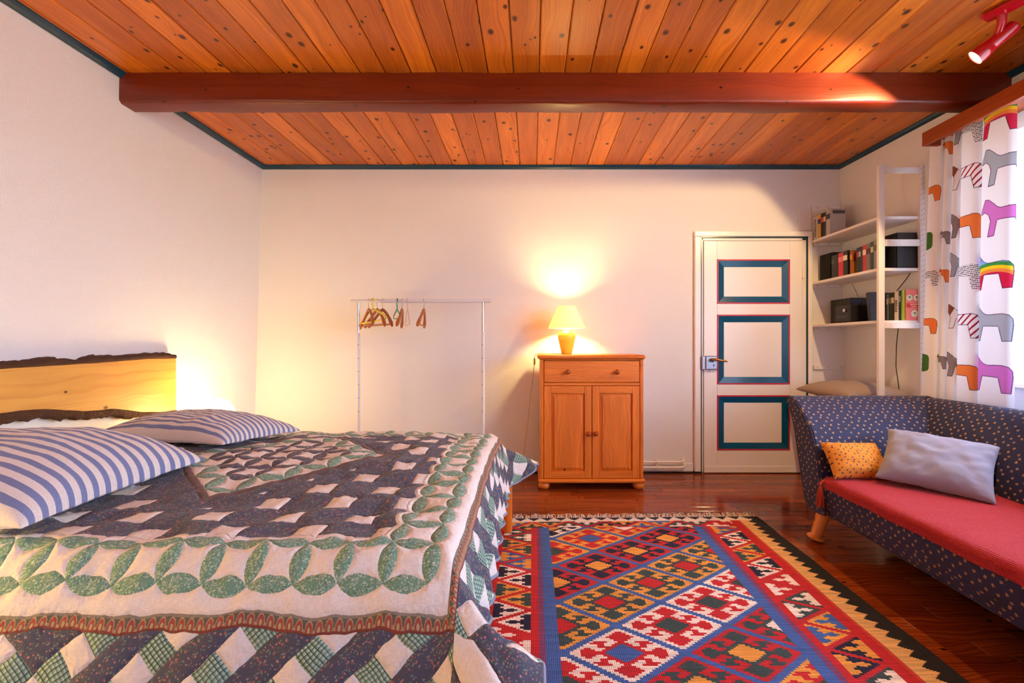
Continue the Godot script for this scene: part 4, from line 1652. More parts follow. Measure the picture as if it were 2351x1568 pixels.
func bedside(d: float, label: String, tlabel: String, power: float) -> void:
	var x := -1.945
	var t := thing("bedside_table", tlabel, "table", P(x, 0, d), 0.0, "bedside tables")
	var b := mb(0)
	b.box(Vector3(0, 0.445, 0), Vector3(0.36, 0.025, 0.34), 0.006)
	put("top", b, M.pine, t)
	for sx in [-1, 1]:
		for sz in [-1, 1]:
			b = mb(1)
			b.box(Vector3(sx * 0.15, 0.2165, sz * 0.14), Vector3(0.035, 0.433, 0.035), 0.004)
			put("leg", b, M.pine, t)
	b = mb(0)
	b.box(Vector3(0, 0.38, 0), Vector3(0.29, 0.09, 0.27), 0.004)
	put("drawer_box", b, M.pine, t)
	var c := thing("globe_lamp", label, "lamp", P(x, 0.4577, d), 0.0, "bedside globe lamps")
	b = mb()
	b.lathe([Vector2(0, 0), Vector2(0.055, 0), Vector2(0.055, 0.018), Vector2(0.03, 0.024), Vector2(0, 0.024)], Vector3.ZERO, 24)
	put("base", b, M.white, c)
	b = mb()
	var prof := []
	for k in 17:
		var a := -PI / 2 + 0.28 + (PI - 0.28) * k / 16.0
		prof.append(Vector2(maxf(cos(a) * 0.1, 0.0), 0.121 + sin(a) * 0.1))
	b.lathe(prof, Vector3.ZERO, 32)
	put("glass_globe", b, mat(Color8(255, 246, 230), 0.5, {"emission_enabled": true, "emission": Color8(255, 224, 164), "emission_energy_multiplier": 2.2}), c)
	var l := OmniLight3D.new()
	l.name = "globe_lamp_light"
	c.add_child(l)
	l.position = Vector3(0, 0.121, 0)
	l.light_color = Color8(255, 218, 140)
	l.light_energy = power
	l.light_size = 0.095
	l.omni_range = 12.0
	l.omni_attenuation = 2.0
	l.shadow_enabled = true


# ---------------------------------------------------------------- rug
func rug() -> void:
	var nz := noise(97, 1.0, 2)
	var c := thing("kilim_rug", "flat-woven red and blue kilim rug with hooked diamonds on the floor", "rug", P(0.49, 0, 1.55))
	var o := P(-0.49, 0, -1.55)
	var rows := []
	var uvs := []
	for r in 41:
		var d := lerpf(RUG_D1, RUG_D0, r / 40.0)
		var pr := PackedVector3Array()
		var ur := PackedVector2Array()
		for k in 31:
			var x := lerpf(RUG_X0, RUG_X1, k / 30.0)
			var far_tilt := (x - 0.49) * 0.022
			var edge := nz.get_noise_2d(d * 2.0, 4.0) * 0.008 * smoothstep(0.6, 1.3, x)
			pr.append(o + P(x + edge, 0.0065 + nz.get_noise_2d(x * 2.0, d * 2.0) * 0.002, d + far_tilt * smoothstep(2.0, 2.6, d)))
			ur.append(Vector2(k / 30.0, r / 40.0))
		rows.append(pr)
		uvs.append(ur)
	var b := mb()
	b.grid(rows, uvs, true)
	put("weave", b, M.rug, c)
	b = mb()
	for k in 30:
		b.quad(rows[0][k + 1] + Vector3(0, -0.006, 0), rows[0][k] + Vector3(0, -0.006, 0), rows[0][k], rows[0][k + 1])
	for r in 40:
		var p: Vector3 = rows[r][30]
		var q: Vector3 = rows[r + 1][30]
		b.quad(q + Vector3(0, -0.006, 0), p + Vector3(0, -0.006, 0), p, q)
	put("edge_binding", b, M.rim_dark, c)
	# knotted fringe along the far end, joined
	b = mb()
	var n := 330
	for k in n:
		var u := k / float(n - 1)
		var i := mini(int(u * 30.0), 29)
		var p: Vector3 = rows[0][i].lerp(rows[0][i + 1], u * 30.0 - i)
		var l := rng.randf_range(0.022, 0.05)
		var a := rng.randf_range(-0.9, 0.9)
		var up := rng.randf_range(0.0, 0.016)
		b.tube([p + Vector3(0, -0.002, 0), p + Vector3(sin(a) * l * 0.4, 0.001 + up, -l * 0.5), p + Vector3(sin(a) * l, -0.003 + up * 0.5, -l)], [0.0022, 0.0019, 0.001], 5)
	put("fringe", b, M.fringe, c).set_meta("kind", "stuff")


# ---------------------------------------------------------------- sofa
func sofa() -> void:
	var c := thing("sofa", "dark blue flecked sofa with flared arm and tapered beech legs", "sofa", P(1.85, 0, 1.5))
	var o := P(-1.85, 0, -1.5)
	var smooth_poly := func(pts: Array, per: int) -> PackedVector2Array:
		var a := PackedVector2Array()
		var n := pts.size()
		for i in n:
			for k in per:
				a.append(pts[i].cubic_interpolate(pts[(i + 1) % n], pts[(i - 1 + n) % n], pts[(i + 2) % n], k / float(per)))
		return a
	# arms: depth and height of the section, pushed across
	var arm := [Vector2(2.41, 0.158), Vector2(2.45, 0.26), Vector2(2.49, 0.40), Vector2(2.53, 0.55), Vector2(2.575, 0.655), Vector2(2.60, 0.695), Vector2(2.585, 0.716), Vector2(2.545, 0.713), Vector2(2.49, 0.682), Vector2(2.42, 0.62), Vector2(2.365, 0.55), Vector2(2.325, 0.46), Vector2(2.305, 0.38), Vector2(2.29, 0.30), Vector2(2.27, 0.22), Vector2(2.252, 0.17), Vector2(2.29, 0.150)]
	for e in 2:
		var pts := []
		for p in arm:
			pts.append(p if e == 0 else Vector2(2.76 - p.x, p.y))
		var poly: PackedVector2Array = smooth_poly.call(pts, 4)
		var b := mb()
		var x0 := 1.462
		b.extrude(poly, o + P(x0, 0, 0), Vector3.FORWARD, Vector3.UP, Vector3(0.77, 0, 0), true)
		# softened front: a smaller outline in front of the section
		var ctr := Vector2.ZERO
		for p in poly:
			ctr += p
		ctr /= poly.size()
		var ra := PackedVector3Array()
		var rb := PackedVector3Array()
		var ua := PackedVector2Array()
		var l := 0.0
		for i in poly.size() + 1:
			var p := poly[i % poly.size()]
			var nx := poly[(i + 1) % poly.size()]
			var pv := poly[(i - 1 + poly.size()) % poly.size()]
			var nrm := (nx - pv).orthogonal().normalized()
			if nrm.dot(ctr - p) < 0:
				nrm = -nrm
			l += 0.01
			ra.append(o + P(x0, p.y, p.x))
			rb.append(o + P(x0 - 0.012, p.y + nrm.y * 0.012, p.x + nrm.x * 0.012))
			ua.append(Vector2(l, 0.0))
		b.grid([ra, rb], [ua, ua], e == 0, true)
		var fp := PackedVector2Array()
		for i in poly.size():
			fp.append(Vector2(-rb[i].z, rb[i].y) )
		var tr := Geometry2D.triangulate_polygon(fp)
		for i in range(0, tr.size(), 3):
			var w := [rb[tr[i]], rb[tr[i + 1]], rb[tr[i + 2]]]
			if (w[1] - w[0]).cross(w[2] - w[0]).x > 0:
				b.tri(w[0], w[2], w[1])
			else:
				b.tri(w[0], w[1], w[2])
		var am := put("arm", b, M.sofa, c)
		var pp := []
		for i in poly.size() + 1:
			pp.append(rb[i % poly.size()].lerp(ra[i % poly.size()], 0.5) + Vector3(-0.002, 0, 0))
		b = mb()
		b.tube(pp, 0.0042, 6, false)
		put("piping", b, M.piping, am)
	# back
	var back := [Vector2(1.96, 0.18), Vector2(1.975, 0.34), Vector2(2.015, 0.48), Vector2(2.085, 0.60), Vector2(2.15, 0.68), Vector2(2.195, 0.712), Vector2(2.225, 0.708), Vector2(2.24, 0.67), Vector2(2.245, 0.5), Vector2(2.24, 0.3), Vector2(2.22, 0.17), Vector2(2.1, 0.152)]
	var b := mb()
	b.extrude(smooth_poly.call(back, 4), o + P(0, 0, 2.52), Vector3.RIGHT, Vector3.UP, P(0, 0, -2.28), true)
	put("back", b, M.sofa, c)
	b = mb()
	var seam := []
	for p in back.slice(1, 7):
		seam.append(o + P(p.x - 0.002, p.y + 0.002, 2.50 + (p.y - 0.4) * 0.35 - 0.08))
	b.tube(seam, 0.005, 6)
	put("seam_piping", b, M.piping, c)
	# base and seat in one upholstered box with a rounded front
	var base := [Vector2(1.462, 0.205), Vector2(1.455, 0.25), Vector2(1.456, 0.30), Vector2(1.468, 0.330), Vector2(1.50, 0.340), Vector2(1.7, 0.345), Vector2(2.0, 0.345), Vector2(2.05, 0.3), Vector2(2.05, 0.2), Vector2(2.0, 0.15), Vector2(1.7, 0.145), Vector2(1.50, 0.148), Vector2(1.476, 0.168)]
	b = mb()
	b.extrude(smooth_poly.call(base, 4), o + P(0, 0, 2.30), Vector3.RIGHT, Vector3.UP, P(0, 0, -1.84), true)
	put("seat", b, M.sofa, c)
	# splayed turned legs with a foot disc
	for e in [[1.505, 2.325, -0.40, 0.02], [1.505, 0.43, -0.40, 0.0], [2.14, 2.325, 0.2, 0.02], [2.14, 0.43, 0.2, 0.0]]:
		b = mb(1)
		var tr := Transform3D(Basis(Vector3.BACK, e[2] * 0.8) * Basis(Vector3.RIGHT, e[3]), o + P(e[0], 0.19, e[1]))
		b.lathe([Vector2(0.0, -0.188), Vector2(0.034, -0.188), Vector2(0.040, -0.183), Vector2(0.040, -0.174), Vector2(0.032, -0.168), Vector2(0.026, -0.162), Vector2(0.028, -0.12), Vector2(0.034, -0.04), Vector2(0.036, 0.01), Vector2(0.0, 0.012)], Vector3.ZERO, 20, tr)
		put("leg", b, M.beech, c)

	# red throw on the seat
	var t := thing("red_throw", "bright red woven throw lying along the sofa seat", "blanket")
	var nz := noise(99, 1.0, 3)
	var rows := []
	var uvs := []
	var sec := [Vector2(1.452, 0.298), Vector2(1.447, 0.318), Vector2(1.453, 0.338), Vector2(1.472, 0.349), Vector2(1.52, 0.353), Vector2(1.62, 0.355), Vector2(1.72, 0.356), Vector2(1.84, 0.356), Vector2(1.96, 0.358), Vector2(2.0, 0.37)]
	for r in 81:
		var d := lerpf(2.268, 0.52, r / 80.0)
		var pr := PackedVector3Array()
		var ur := PackedVector2Array()
		var l := 0.0
		for k in sec.size():
			var p: Vector2 = sec[k]
			if k > 0:
				l += p.distance_to(sec[k - 1])
			pr.append(P(p.x + nz.get_noise_2d(d * 4.0, 2.0) * (0.004 if k < 3 else 0.0), p.y + nz.get_noise_2d(d * 5.0, p.x * 9.0) * 0.004 + 0.002, d))
			ur.append(Vector2(d, l))
		rows.append(pr)
		uvs.append(ur)
	b = mb()
	b.grid(rows, uvs, false)
	put("cloth", b, M.throw, t)
	b = mb()
	var hem := []
	for r in 81:
		hem.append(rows[r][0])
	b.tube(hem, 0.006, 8)
	put("rolled_hem", b, M.throw, t)
	b = mb()
	var at := P(1.437, 0.325, 2.262)
	b.tube([at + Vector3(0.02, 0.01, 0), at, at + Vector3(-0.004, -0.012, 0)], [0.003, 0.005, 0.008], 8)
	for k in 26:
		var a := rng.randf() * TAU
		var rr := sqrt(rng.randf()) * 0.019
		b.tube([at + Vector3(-0.004, -0.01, 0), at + Vector3(cos(a) * rr * 0.7 - 0.006, -0.055, sin(a) * rr * 0.7), at + Vector3(cos(a) * rr - 0.008, -0.112 - rng.randf() * 0.015, sin(a) * rr)], [0.0025, 0.002, 0.0014], 5)
	put("tassel", b, M.red_thread, t)

	# cushions
	var lean := func(called: String, label: String, bl: Vector3, br: Vector3, tl: Vector3, m: Mesh, mt: Material) -> void:
		var ex := (br - bl).normalized()
		var ez := (bl - tl)
		ez = (ez - ex * ez.dot(ex)).normalized()
		var ey := ez.cross(ex)
		var q := thing(called, label, "cushion", (br + tl) * 0.5)
		q.basis = Basis(ex, ey, ez)
		put("cover", m, mt, q)
	lean.call("sofa_cushion", "grey lilac creased cushion leaning on the sofa back", P(1.635, 0.392, 2.11), P(1.905, 0.366, 1.83), P(1.768, 0.578, 2.31), pillow_mesh(0.40, 0.315, 0.15, 93, 0.014, Vector2(1, 1), 0.8), M.cloth_grey)
	lean.call("sofa_cushion", "small mustard cushion with dark flecks against the sofa arm", P(1.478, 0.380, 2.215), P(1.715, 0.380, 2.205), P(1.482, 0.488, 2.30), pillow_mesh(0.27, 0.19, 0.13, 94, 0.008, Vector2(0.8, 0.8), 0.8), M.yellow_cloth)


# ---------------------------------------------------------------- shelf by the window wall
func lettering(words: String, size: float, c: Color, par: Node, at: Vector3, bs: Basis) -> void:
	var t := TextMesh.new()
	var f := SystemFont.new()
	f.font_names = PackedStringArray(["Droid Sans"])
	f.font_weight = 700
	t.font = f
	t.text = words
	t.font_size = 64
	t.pixel_size = size / 64.0
	t.depth = 0.0006
	var m := put("lettering", t, mat(c, 0.6), par)
	m.transform = Transform3D(bs, at)


func book(label: String, x0: float, deep: float, d0: float, d1: float, h0: float, tall: float, c: Color, title := "", tc := Color.WHITE, lean := 0.0, band := Color(0, 0, 0, 0)) -> Node3D:
	var w := d1 - d0 - 0.001
	var n := thing("book", label, "book", P(x0, h0, (d0 + d1) / 2), 0.0, "books on the wall shelves")
	n.rotation.x = lean
	var b := mb()
	b.box(Vector3(0.001, tall / 2, 0), Vector3(0.002, tall, w), 0.0007)
	for s in [-1, 1]:
		b.box(Vector3(deep / 2 + 0.001, tall / 2, s * (w / 2 - 0.001)), Vector3(deep - 0.002, tall, 0.002), 0.0005)
	put("cover", b, mat(c, 0.4), n)
	b = mb()
	b.box(Vector3(deep / 2, tall / 2, 0), Vector3(deep - 0.008, tall - 0.006, w - 0.0045))
	put("pages", b, mat(Color8(226, 214, 190), 0.9), n)
	if band.a > 0:
		b = mb()
		b.box(Vector3(-0.0006, tall * 0.72, 0), Vector3(0.0012, tall * 0.2, w * 0.98))
		put("spine_label", b, mat(band, 0.5), n)
	if title:
		lettering(title, minf(w * 0.85, tall * 1.25 / title.length()), tc, n, Vector3(-0.0012, tall * 0.5, 0), Basis(Vector3.UP, -PI / 2) * Basis(Vector3.BACK, PI / 2))
	return n


func shelf() -> void:
	var c := thing("shelf_unit", "white wall shelf with three boards and a ladder end frame", "shelf", P(2.32, 0, 3.2))
	var o := P(-2.32, 0, -3.2)
	var bx := func(called: String, x0: float, x1: float, h0: float, h1: float, d0: float, d1: float, r: float, par: Node) -> MeshInstance3D:
		var b := mb()
		b.box(o + P((x0 + x1) / 2, (h0 + h1) / 2, (d0 + d1) / 2), Vector3(x1 - x0, h1 - h0, d1 - d0), r)
		return put(called, b, M.white, par)
	for h in [1.812, 1.487, 1.157, 0.60]:
		bx.call("shelf_board", 2.178, 2.442, h - 0.019, h, 2.858, BACK - 0.012, 0.002, c)
	bx.call("back_panel", 2.182, 2.438, 0.1, 2.085, BACK - 0.011, BACK - 0.001, 0.001, c)
	bx.call("wall_plate", 2.086, 2.178, 1.892, 2.07, BACK - 0.011, BACK - 0.001, 0.001, c)
	for h in [2.052, 1.774, 1.449, 1.119, 0.812]:
		var k: MeshInstance3D = bx.call("cleat", 2.19, 2.42, h - 0.004, h + 0.026, BACK - 0.03, BACK - 0.0115, 0.002, c)
		for x in [2.215, 2.30, 2.395]:
			var b := mb()
			b.lathe([Vector2(0, 0), Vector2(0.0035, 0), Vector2(0.003, 0.001), Vector2(0, 0.0012)], Vector3.ZERO, 8, Transform3D(Basis(Vector3.RIGHT, PI / 2), o + P(x, h + 0.011, BACK - 0.03)))
			put("screw", b, M.rim_dark, k)
	# end frame
	bx.call("post", 2.160, 2.197, 0.0, 2.128, 2.835, 2.857, 0.002, c)
	var rp: MeshInstance3D = bx.call("post", 2.419, 2.455, 0.0, 2.130, 2.835, 2.857, 0.002, c)
	for e in [[2.075, 2.112], [1.620, 1.662], [1.106, 1.143], [0.55, 0.59]]:
		bx.call("rung", 2.1975, 2.4185, e[0], e[1], 2.838, 2.852, 0.002, c)
	var b := mb()
	for k in 46:
		for s in 2:
			b.lathe([Vector2(0, 0), Vector2(0.0024, 0), Vector2(0.0022, 0.0006), Vector2(0, 0.0007)], Vector3.ZERO, 6, Transform3D(Basis(Vector3.RIGHT, PI / 2), o + P(2.4265 + s * 0.012, 0.66 + k * 0.032 + s * 0.008, 2.835)))
	put("peg_holes", b, M.rim_dark, rp).set_meta("kind", "stuff")

	var S1 := 1.8125
	var S2 := 1.4875
	var S3 := 1.1575
	var X := 2.188
	book("thick white and black paperback titled HOMICIDE on the top shelf", X, 0.13, 3.488, 3.546, S1, 0.176, Color8(206, 198, 188), "HOMICIDE", Color8(26, 24, 26))
	book("yellow and blue spined paperback on the top shelf", X, 0.12, 3.452, 3.487, S1, 0.178, Color8(218, 160, 44), "", Color.WHITE, 0.0, Color8(44, 48, 110))
	book("black spined paperback with red patch on the top shelf", X, 0.12, 3.421, 3.451, S1, 0.180, Color8(30, 26, 28), "", Color.WHITE, 0.0, Color8(196, 66, 34))
	book("dark grey spined paperback next to the pale wide book", X, 0.12, 3.392, 3.420, S1, 0.180, Color8(44, 44, 46), "", Color.WHITE, 0.0, Color8(196, 176, 160))
	var g := book("wide pale grey book with a photo strip on its cover, top shelf", X, 0.115, 3.344, 3.391, S1, 0.190, Color8(176, 166, 162), "", Color.WHITE, 0.0, Color8(60, 54, 58))
	b = mb()
	b.box(Vector3(0.064, 0.166, 0.024), Vector3(0.09, 0.024, 0.0012))
	put("cover_photo", b, mat(Color8(78, 66, 70), 0.5), g)

	# second shelf: loudspeaker, books, loudspeaker
	var speaker := func(label: String, x0: float, x1: float, d0: float, d1: float, h: float, tall: float) -> void:
		var n := thing("loudspeaker", label, "loudspeaker", P((x0 + x1) / 2, h, (d0 + d1) / 2), 0.0, "shelf loudspeakers")
		var q := mb()
		q.box(Vector3(0.006, tall / 2, 0), Vector3(x1 - x0 - 0.012, tall, d1 - d0), 0.003)
		put("cabinet", q, M.black, n)
		q = mb()
		q.box(Vector3(-(x1 - x0) / 2 + 0.005, tall / 2, 0), Vector3(0.010, tall - 0.008, d1 - d0 - 0.008), 0.003)
		put("grille", q, mat(Color8(16, 15, 17), 0.9), n)
	speaker.call("small black loudspeaker at the door end of the second shelf", 2.225, 2.38, 3.392, 3.525, S2, 0.205)
	speaker.call("black loudspeaker seen through the ladder frame of the shelf", 2.286, 2.425, 2.866, 2.994, S2, 0.224)
	book("black paperback right beside the small loudspeaker", X + 0.01, 0.12, 3.316, 3.342, S2, 0.165, Color8(40, 38, 38), "", Color.WHITE, 0.0, Color8(88, 82, 78))
	book("thin charcoal paperback left of the red book", X + 0.01, 0.12, 3.298, 3.315, S2, 0.166, Color8(46, 44, 44))
	book("charcoal paperback touching the first red book", X + 0.01, 0.12, 3.269, 3.297, S2, 0.166, Color8(34, 32, 33))
	book("bright red paperback in the first half of the second shelf", X + 0.01, 0.12, 3.219, 3.268, S2, 0.170, Color8(206, 30, 44), "", Color.WHITE, 0.0, Color8(232, 120, 124))
	book("black paperback with white spine patch beside the red one", X + 0.01, 0.12, 3.176, 3.218, S2, 0.174, Color8(30, 28, 30), "", Color.WHITE, 0.0, Color8(232, 220, 204))
	g = book("brown and gold paperback with its cover turned outwards", X + 0.012, 0.095, 3.130, 3.152, S2, 0.166, Color8(150, 72, 26), "", Color.WHITE, 0.0, Color8(206, 140, 40))
	b = mb()
	b.box(Vector3(0.05, 0.045, 0.0112), Vector3(0.085, 0.085, 0.0012))
	put("cover_photo", b, mat(Color8(196, 132, 28), 0.5), g)
	for k in 4:
		b = mb()
		b.box(Vector3(0.062, 0.145 - k * 0.011, 0.0112), Vector3(0.04, 0.005, 0.0012))
		put("cover_line", b, mat(Color8(220, 160, 56), 0.5), g)
	book("black paperback with red line, after the gold book", X + 0.01, 0.12, 3.066, 3.087, S2, 0.170, Color8(32, 30, 32), "", Color.WHITE, 0.0, Color8(150, 40, 44))
	book("black paperback with grey spine patch, second after the gold book", X + 0.01, 0.12, 3.046, 3.065, S2, 0.172, Color8(26, 24, 26), "", Color.WHITE, 0.0, Color8(168, 162, 158))
	book("slim dark paperback left of the second red book", X + 0.01, 0.12, 3.028, 3.045, S2, 0.172, Color8(46, 40, 42))
	book("second red paperback, with pale spine patch", X + 0.01, 0.09, 2.998, 3.027, S2, 0.176, Color8(190, 30, 42), "", Color.WHITE, 0.0, Color8(236, 200, 192))
	book("grey spined paperback right of the second red book", X + 0.01, 0.055, 2.958, 2.997, S2, 0.178, Color8(122, 116, 112), "", Color.WHITE, 0.0, Color8(90, 40, 44))
	book("dark green paperback with pale picture spine beside the post", X + 0.01, 0.055, 2.932, 2.957, S2, 0.182, Color8(58, 62, 48), "", Color.WHITE, 0.0, Color8(206, 206, 160))
	book("light grey paperback directly behind the front post", X + 0.01, 0.055, 2.905, 2.931, S2, 0.190, Color8(150, 152, 160), "", Color.WHITE, 0.0, Color8(96, 112, 60))

	# third shelf: disc cases, stereo, books
	for k in 13:
		var near := k == 0
		var n := thing("disc_case", "black disc case with a blue castle picture on its face" if near else "thin black disc case in the row behind the stereo", "disc case", P(2.372, S3, 3.3085 + k * 0.0172), 0.0, "disc cases behind the stereo")
		b = mb()
		b.box(Vector3(0, 0.0925, 0), Vector3(0.124, 0.185, 0.0155), 0.001)
		put("case", b, M.black, n)
		b = mb()
		b.box(Vector3(-0.0622, 0.10, 0), Vector3(0.0008, 0.15, 0.006))
		put("spine_title", b, mat(Color8(70, 66, 62), 0.5), n)
		if near:
			b = mb()
			b.box(Vector3(0, 0.0925, 0.0081), Vector3(0.116, 0.177, 0.0008))
			put("cover_picture", b, mat(Color8(58, 72, 104), 0.3), n)
			b = mb()
			b.extrude(PackedVector2Array([Vector2(-0.03, 0.02), Vector2(0.055, 0.02), Vector2(0.055, 0.10), Vector2(0.03, 0.115), Vector2(0.012, 0.16), Vector2(0.0, 0.12), Vector2(-0.012, 0.105)]), Vector3(0, 0, 0.0085), Vector3.RIGHT, Vector3.UP, Vector3(0, 0, 0.0004))
			put("castle_shape", b, mat(Color8(22, 24, 34), 0.4), n)
	var st := thing("stereo", "small black stereo with round silver volume knob on the third shelf", "stereo", P(2.27, S3, 3.218))
	b = mb()
	b.box(Vector3(0, 0.064, 0), Vector3(0.15, 0.118, 0.152), 0.004)
	put("housing", b, M.black, st)
	b = mb()
	b.box(Vector3(-0.0775, 0.064, 0), Vector3(0.006, 0.110, 0.146), 0.002)
	var fp := put("front_panel", b, mat(Color8(34, 33, 35), 0.35), st)
	b = mb()
	b.lathe([Vector2(0, 0), Vector2(0.013, 0), Vector2(0.0125, 0.010), Vector2(0.010, 0.012), Vector2(0, 0.012)], Vector3.ZERO, 20, Transform3D(Basis(Vector3.BACK, PI / 2), Vector3(-0.0805, 0.085, 0.035)))
	put("volume_knob", b, M.chrome, fp)
	for e in [[0.05, 0.13, 0.002], [0.034, 0.13, 0.0016]]:
		b = mb()
		b.box(Vector3(-0.0808, e[0], 0), Vector3(0.0012, e[2], e[1]))
		put("groove", b, mat(Color8(90, 88, 88), 0.4), fp)
	for k in 5:
		b = mb()
		b.box(Vector3(-0.081, 0.042, -0.04 + k * 0.02), Vector3(0.002, 0.003, 0.008), 0.0005)
		put("button", b, M.steel, fp)
	for z in [-0.06, 0.06]:
		b = mb()
		b.box(Vector3(0, 0.0025, z), Vector3(0.12, 0.005, 0.012))
		put("foot", b, M.black, st)
	var lo := book("black book with turquoise spot leaning at the shelf post", 2.222, 0.11, 2.985, 3.012, S3, 0.192, Color8(36, 32, 36), "", Color.WHITE, -0.11, Color8(60, 48, 52))
	lo.position.y += 0.001
	var XR := 2.318
	book("black spined book first in the row seen through the ladder frame", XR, 0.11, 3.014, 3.034, S3, 0.19, Color8(30, 30, 36))
	book("grey blue picture spine book seen through the ladder frame", XR + 0.004, 0.11, 2.968, 2.984, S3, 0.178, Color8(92, 100, 116), "", Color.WHITE, 0.0, Color8(168, 170, 178))
	book("dark green spined book seen through the ladder frame", XR + 0.006, 0.11, 2.950, 2.967, S3, 0.182, Color8(44, 60, 52), "", Color.WHITE, 0.0, Color8(120, 110, 96))
	book("beige and black spined book with pale figure, ladder end", XR + 0.008, 0.105, 2.927, 2.949, S3, 0.184, Color8(60, 50, 46), "", Color.WHITE, 0.0, Color8(222, 196, 156))
	book("cream thick book titled FITZEK at the ladder end", XR + 0.01, 0.105, 2.896, 2.926, S3, 0.188, Color8(226, 216, 200), "FITZEK", Color8(40, 40, 48))
	book("dark blue spined book between the cream and the green", XR + 0.012, 0.10, 2.879, 2.895, S3, 0.19, Color8(40, 54, 84), "", Color.WHITE, 0.0, Color8(150, 160, 176))
	g = book("lime green spined book beside the salmon cover", XR + 0.014, 0.10, 2.8665, 2.878, S3, 0.19, Color8(150, 160, 30), "", Color.WHITE, 0.0, Color8(120, 130, 36))
	g = book("salmon pink book with palm tree circles facing out", XR + 0.03, 0.085, 2.859, 2.8655, S3, 0.195, Color8(228, 120, 108))
	for e in [[0.022, 0.142, 0.019], [0.078, 0.142, 0.019], [0.054, 0.042, 0.022]]:
		b = mb()
		b.lathe([Vector2(0, 0), Vector2(e[2], 0), Vector2(e[2], 0.0007), Vector2(0, 0.0008)], Vector3.ZERO, 20, Transform3D(Basis(Vector3.RIGHT, PI / 2), Vector3(minf(e[0], 0.066), e[1], 0.0028)))
		var disc := put("cover_circle", b, mat(Color8(226, 214, 176), 0.5), g)
		b = mb()
		b.box(Vector3(minf(e[0], 0.066), e[1] - 0.006, 0.0038), Vector3(0.002, 0.014, 0.0006))
		for a in 5:
			var an := -0.4 + a * 0.95
			b.box(Vector3(minf(e[0], 0.066) + cos(an) * 0.005, e[1] + 0.003 + sin(an) * 0.004, 0.0038), Vector3(0.009, 0.0028, 0.0006), 0.0, Transform3D())
		put("palm_print", b, mat(Color8(58, 92, 48), 0.6), disc)
	b = mb()
	b.box(Vector3(0.042, 0.094, 0.003), Vector3(0.080, 0.028, 0.0007))
	put("title_band", b, mat(Color8(206, 40, 42), 0.5), g)
	lettering("MARIAN", 0.0125, Color8(250, 200, 150), g, Vector3(0.05, 0.1005, 0.0036), Basis())
	lettering("KEYES", 0.0125, Color8(250, 200, 150), g, Vector3(0.05, 0.0865, 0.0036), Basis())

	# grey-brown pillow low on the shelf, cables, switch and box on the wall
	var pl := thing("spare_pillow", "grey-brown folded pillow low on the shelf behind the sofa", "pillow", P(2.205, 0.672, 3.16), 0.1)
	put("cover", pillow_mesh(0.44, 0.5, 0.16, 98, 0.010, Vector2(1, 1), 0.6), mat(Color8(160, 138, 128), 0.95), pl)
	b = mb()
	b.tube([P(2.434, 1.465, 2.93), P(2.425, 1.43, 2.95), P(2.405, 1.36, 3.0), P(2.40, 1.345, 3.0)], 0.0028, 6)
	tag(put("speaker_cable", b, mat(Color8(70, 34, 30), 0.6)), "short dark brown cable under the second shelf board", "cable")
	b = mb()
	b.tube([P(2.40, 1.14, 2.98), P(2.392, 1.0, 2.99), P(2.385, 0.86, 2.985), P(2.395, 0.76, 2.98), P(2.41, 0.64, 2.98)], 0.0026, 6)
	tag(put("power_cable", b, mat(Color8(26, 24, 26), 0.6)), "thin black cable dangling below the third shelf board", "cable")
	b = mb()
	b.tube([P(2.43, 1.463, 3.46), P(2.428, 1.41, 3.42), P(2.42, 1.36, 3.38), P(2.415, 1.32, 3.37)], 0.002, 6)
	tag(put("speaker_wire", b, mat(Color8(150, 110, 84), 0.6)), "thin brown wire hanging behind the disc cases", "cable")
	b = mb()
	b.box(P(wall_r(1.38, 2.76) - 0.006, 1.385, 2.76), Vector3(0.012, 0.095, 0.075), 0.003)
	var sw := put("light_switch", b, M.gloss_white)
	tag(sw, "white light switch on the wall between shelf and curtain", "light switch")
	b = mb()
	b.box(P(wall_r(1.38, 2.76) - 0.0135, 1.385, 2.76), Vector3(0.006, 0.06, 0.045), 0.002)
	put("rocker", b, M.white, sw)
	b = mb()
	b.box(P(wall_r(1.98, 2.74) - 0.012, 1.985, 2.74), Vector3(0.024, 0.13, 0.09), 0.004)
	tag(put("junction_box", b, M.white), "white wall box high between shelf post and curtain", "wall box")


